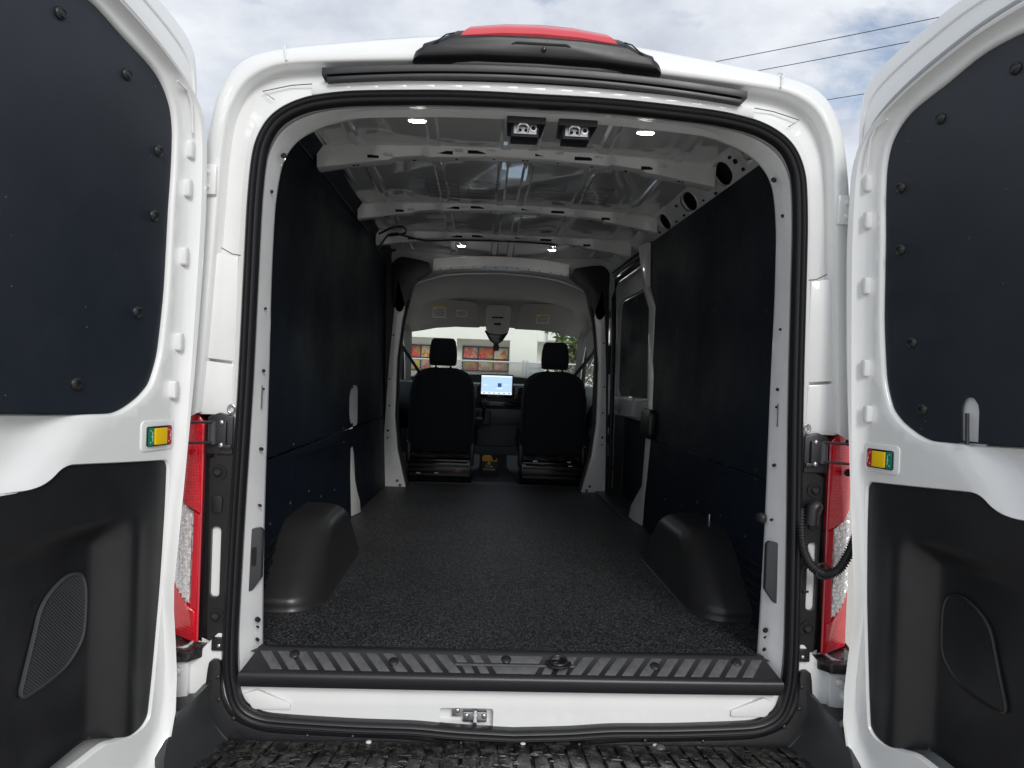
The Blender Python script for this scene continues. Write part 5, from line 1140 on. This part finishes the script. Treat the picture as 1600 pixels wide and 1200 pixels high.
# ------------------------------------------------------------------ outside: building, fence, plants, wires
BY = 28.0
bd = empty('building', (0, BY, 0), 'cream rendered building with food posters in its windows beyond the fence', 'building')
def bq(x0, y0_, x1, y1_, yb, depth, m, nm, parent=bd, bev=0):
    a = at(x0, y0_, yb); b = at(x1, y1_, yb); q = MB(); q.box(((a.x+b.x)/2, yb+depth/2, (a.z+b.z)/2), (abs(b.x-a.x), depth, abs(b.z-a.z))); return q.build(nm, m, parent, bevel=bev)
q = MB(); q.box((0, BY+3, 2.75), (60, 5, 5.5)); wl = q.build('wall', 'wall', bd)
# projecting upper storey band and piers that frame the recessed window bays
def zof(px, py, y=BY): return at(px, py, y).z
def xof(px, py, y=BY): return at(px, py, y).x
zs = zof(755, 531)
for x0, x1, z0, z1, dpt, nm in ((-30, xof(838, 540), zs, 5.7, .9, 'canopy'), (xof(838, 540), xof(853, 540), zof(838, 534), 5.7, .9, 'canopy'), (xof(853, 540), 30, zof(880, 534), 5.7, 1.25, 'canopy')):
    q = MB(); q.box(((x0+x1)/2, BY+.5-dpt/2, (z0+z1)/2), (x1-x0-.004, dpt, z1-z0)); q.build(nm, 'wall', bd)
for x0, x1 in ((xof(704, 550), xof(714, 550)), (xof(796, 550), xof(838, 550))):
    q = MB(); q.box(((x0+x1)/2, BY+.05, zs/2), (x1-x0, .9, zs-.002)); q.build('pier', 'wall', bd)
def win(px0, py0, px1, py1, n, rows):
    a = at(px0, py0, BY+.5); b = at(px1, py1, BY+.5); x0, x1, zt, zb = a.x, b.x, a.z, b.z
    q = MB(); fw = .05
    for i in range(n+1): q.box((x0+(x1-x0)*i/n, BY+.45, (zt+zb)/2), (fw, .08, zt-zb))
    for r in range(rows+1): q.box(((x0+x1)/2, BY+.447, zb+(zt-zb)*r/rows), (x1-x0+.05, .08, fw))
    wo2 = q.build('window', 'darksteel', bd)
    for i in range(n):
        for r in range(rows):
            q = MB(); q.box((x0+(x1-x0)*(i+.5)/n, BY+.475, zb+(zt-zb)*(r+.5)/rows), ((x1-x0)/n-.05, .03, (zt-zb)/rows-.05)); q.build('poster', PC[(i+2*r+n) % 3], wo2)
win(724, 541, 794, 581, 3, 2)
win(628, 538, 672, 578, 3, 2)
win(889, 545, 925, 583, 2, 2)
q = MB(); zt = zof(827, 566, BY-4); 
ac = empty('cabinet', (xof(834, 580, BY-4), BY-4, 0), 'grey slatted metal cabinet standing beyond the fence in front of the cream wall', 'cabinet')
q.box((xof(834, 580, BY-4), BY-4, zt/2), (.55, .5, zt)); q.build('cabinet_body', 'galv', ac, bevel=.02)
for k in range(8):
    b = MB(); b.box((xof(834, 580, BY-4), BY-4.26, zt*(.2+.1*k)), (.48, .02, .05)); b.build('louvre', 'galv', ac)

# chain-link fence
FY = 18.5
fe = empty('chain_link_fence', (0, FY, 0), 'galvanised chain-link fence with top rail in front of the cream building', 'fence')
zr = at(760, 564.5, FY).z
q = MB(); q.tube([(-9, FY, zr), (9, FY, zr)], .022, 8); q.build('top_rail', 'galv', fe)
for x in (-8.5, -5.5, -2.6, at(818, 570, FY).x, at(824, 570, FY).x, 4.2, 7.2):
    q = MB(); q.cyl((x, FY, 0), (x, FY, zr+.04), .032, 10); q.dome((x, FY, zr+.04), (0, 0, 1), .036, .03); q.build('fence_post', 'galv', fe)
q = MB(); st_ = .085; x = -9-zr
def wirebar(p0, p1, r):
    q.tube([p0, p1], r, 3, cap=False)
while x < 9:
    a0, a1 = max(x, -9), min(x+zr, 9)
    if a1 > a0:
        wirebar((a0, FY, a0-x), (a1, FY, a1-x), .007); wirebar((a0, FY+.008, zr-(a0-x)), (a1, FY+.008, zr-(a1-x)), .007)
    x += st_
q.build('chain_link_mesh', 'fencewire', fe, weld=0, recalc=False)['kind'] = 'stuff'

def plant(x, y, h_, sp, n, lab, cat='plant', seed=1, group=None):
    r_ = random.Random(seed); e = empty('plant', (x, y, 0), lab, cat, group); e.name = 'plant'
    q = MB()
    for i in range(n):
        a = r_.uniform(0, 6.28); ln_ = h_*r_.uniform(.6, 1.0); lean = sp*r_.uniform(.2, 1)
        pts = [Vector((x+math.cos(a)*lean*t*t, y+math.sin(a)*lean*t*t, ln_*(t-.25*t*t*lean/h_))) for t in (0, .35, .7, 1)]
        w0 = .05*h_; sd2 = Vector((-math.sin(a), math.cos(a), 0))
        vs = []
        for j, p in enumerate(pts): ww = w0*(.6, 1, .7, .05)[j]*.5; vs += [p-sd2*ww, p+sd2*ww]
        q.add(vs, [(0, 1, 3, 2), (2, 3, 5, 4), (4, 5, 7, 6)])
    q.build('blade_leaves', 'leaf', e, recalc=False)['kind'] = 'stuff'
plant(at(742, 590, 24).x, 24, 1.55, .8, 60, 'spiky green plant at the foot of the poster windows, seen above the dashboard', seed=4)
plant(at(727, 590, 24.3).x, 24.3, 1.35, .8, 50, 'low spiky green plant left of the taller one below the poster windows', seed=5)
def tree(x, y, h_, r_, lab, seed, n=900):
    rd = random.Random(seed); e = empty('tree', (x, y, 0), lab, 'tree')
    q = MB(); q.tube([(x, y, 0), (x+.05, y, h_*.3), (x-.05, y+.05, h_*.6), (x, y, h_*.85)], [.16, .12, .08, .03], 8)
    for i in range(6):
        a = i*1.05; q.tube([(x, y, h_*(.35+.07*i)), (x+math.cos(a)*r_*.6, y+math.sin(a)*r_*.6, h_*(.5+.07*i))], [.06, .02], 6)
    q.build('trunk', 'bark', e)
    q = MB(); cl = [(rd.uniform(-.6, .6)*r_, rd.uniform(-.6, .6)*r_, rd.uniform(.45, .95)*h_) for _ in range(14)]
    for i in range(n):
        c = rd.choice(cl); p = Vector((x+c[0]+rd.gauss(0, .22)*r_, y+c[1]+rd.gauss(0, .22)*r_, c[2]+rd.gauss(0, .09)*h_))
        a = Vector((rd.uniform(-1, 1), rd.uniform(-1, 1), rd.uniform(-1, 1))).normalized()*rd.uniform(.10, .2); b = a.cross(Vector((rd.uniform(-1, 1), rd.uniform(-1, 1), rd.uniform(-1, 1)))).normalized()*.07
        q.add([p-a, p+b, p+a, p-b], [(0, 1, 2, 3)])
    q.build('crown', 'leaf', e, recalc=False, weld=0)['kind'] = 'stuff'
tree(at(905, 560, 22).x, 22, 3.4, 1.0, 'small leafy tree right of the cabinet, seen at the right edge of the windscreen', 11, 500)
tree(6.3, 14, 4.5, 1.8, 'broad green tree outside the right cab window', 12, 1500)
tree(-7.5, 15, 5.0, 2.0, 'broad green tree outside the left cab window', 13, 1500)

# power lines with their poles
def wire(p0, p1, lab):
    P0, P1 = Vector(p0), Vector(p1); n = 30
    q = MB(); q.tube([P0.lerp(P1, i/n)-Vector((0, 0, .6*4*(i/n)*(1-i/n))) for i in range(n+1)], .016, 5); o = q.build('power_line', 'wire', None)
    tag(o, lab, 'power line', 'power lines above the van')
def ext(pa, pb, ya, yb, e0, e1):
    a = at(*pa, ya); b = at(*pb, yb); d = b-a; return a-d*e0, b+d*e1
for pa, pb, ya, yb, lab in (((1060, 90), (1460, 3), 30, 24, 'uppermost black power line crossing the cloudy sky'), ((1130, 103), (1460, 32), 30, 24, 'middle black power line crossing the cloudy sky'), ((1275, 140), (1360, 124), 30, 28.5, 'lowest black power line crossing the cloudy sky')):
    k = 4.0 if ya-yb > 2 else 16
    a, b = ext(pa, pb, ya, yb, k*.35, k*.6); wire(a, b, lab)
for nm, lab, p in (('utility_pole', 'timber utility pole carrying the power lines', 0), ):
    a, b = ext((1060, 90), (1460, 3), 30, 24, 1.4, 2.4)
    for pt, lb in ((a, 'timber utility pole hidden behind the van, left end of the power lines'), (b, 'timber utility pole at the right end of the power lines')):
        e = empty('utility_pole', (pt.x, pt.y, 0), lb, 'utility pole')
        q = MB(); q.tube([(pt.x, pt.y, 0), (pt.x, pt.y, pt.z+.4)], [.17, .11], 12); q.build('pole_shaft', 'timber', e)
        q = MB(); q.box((pt.x, pt.y, pt.z-.05), (.1, 1.8, .12)); q.build('crossarm', 'timber', e)
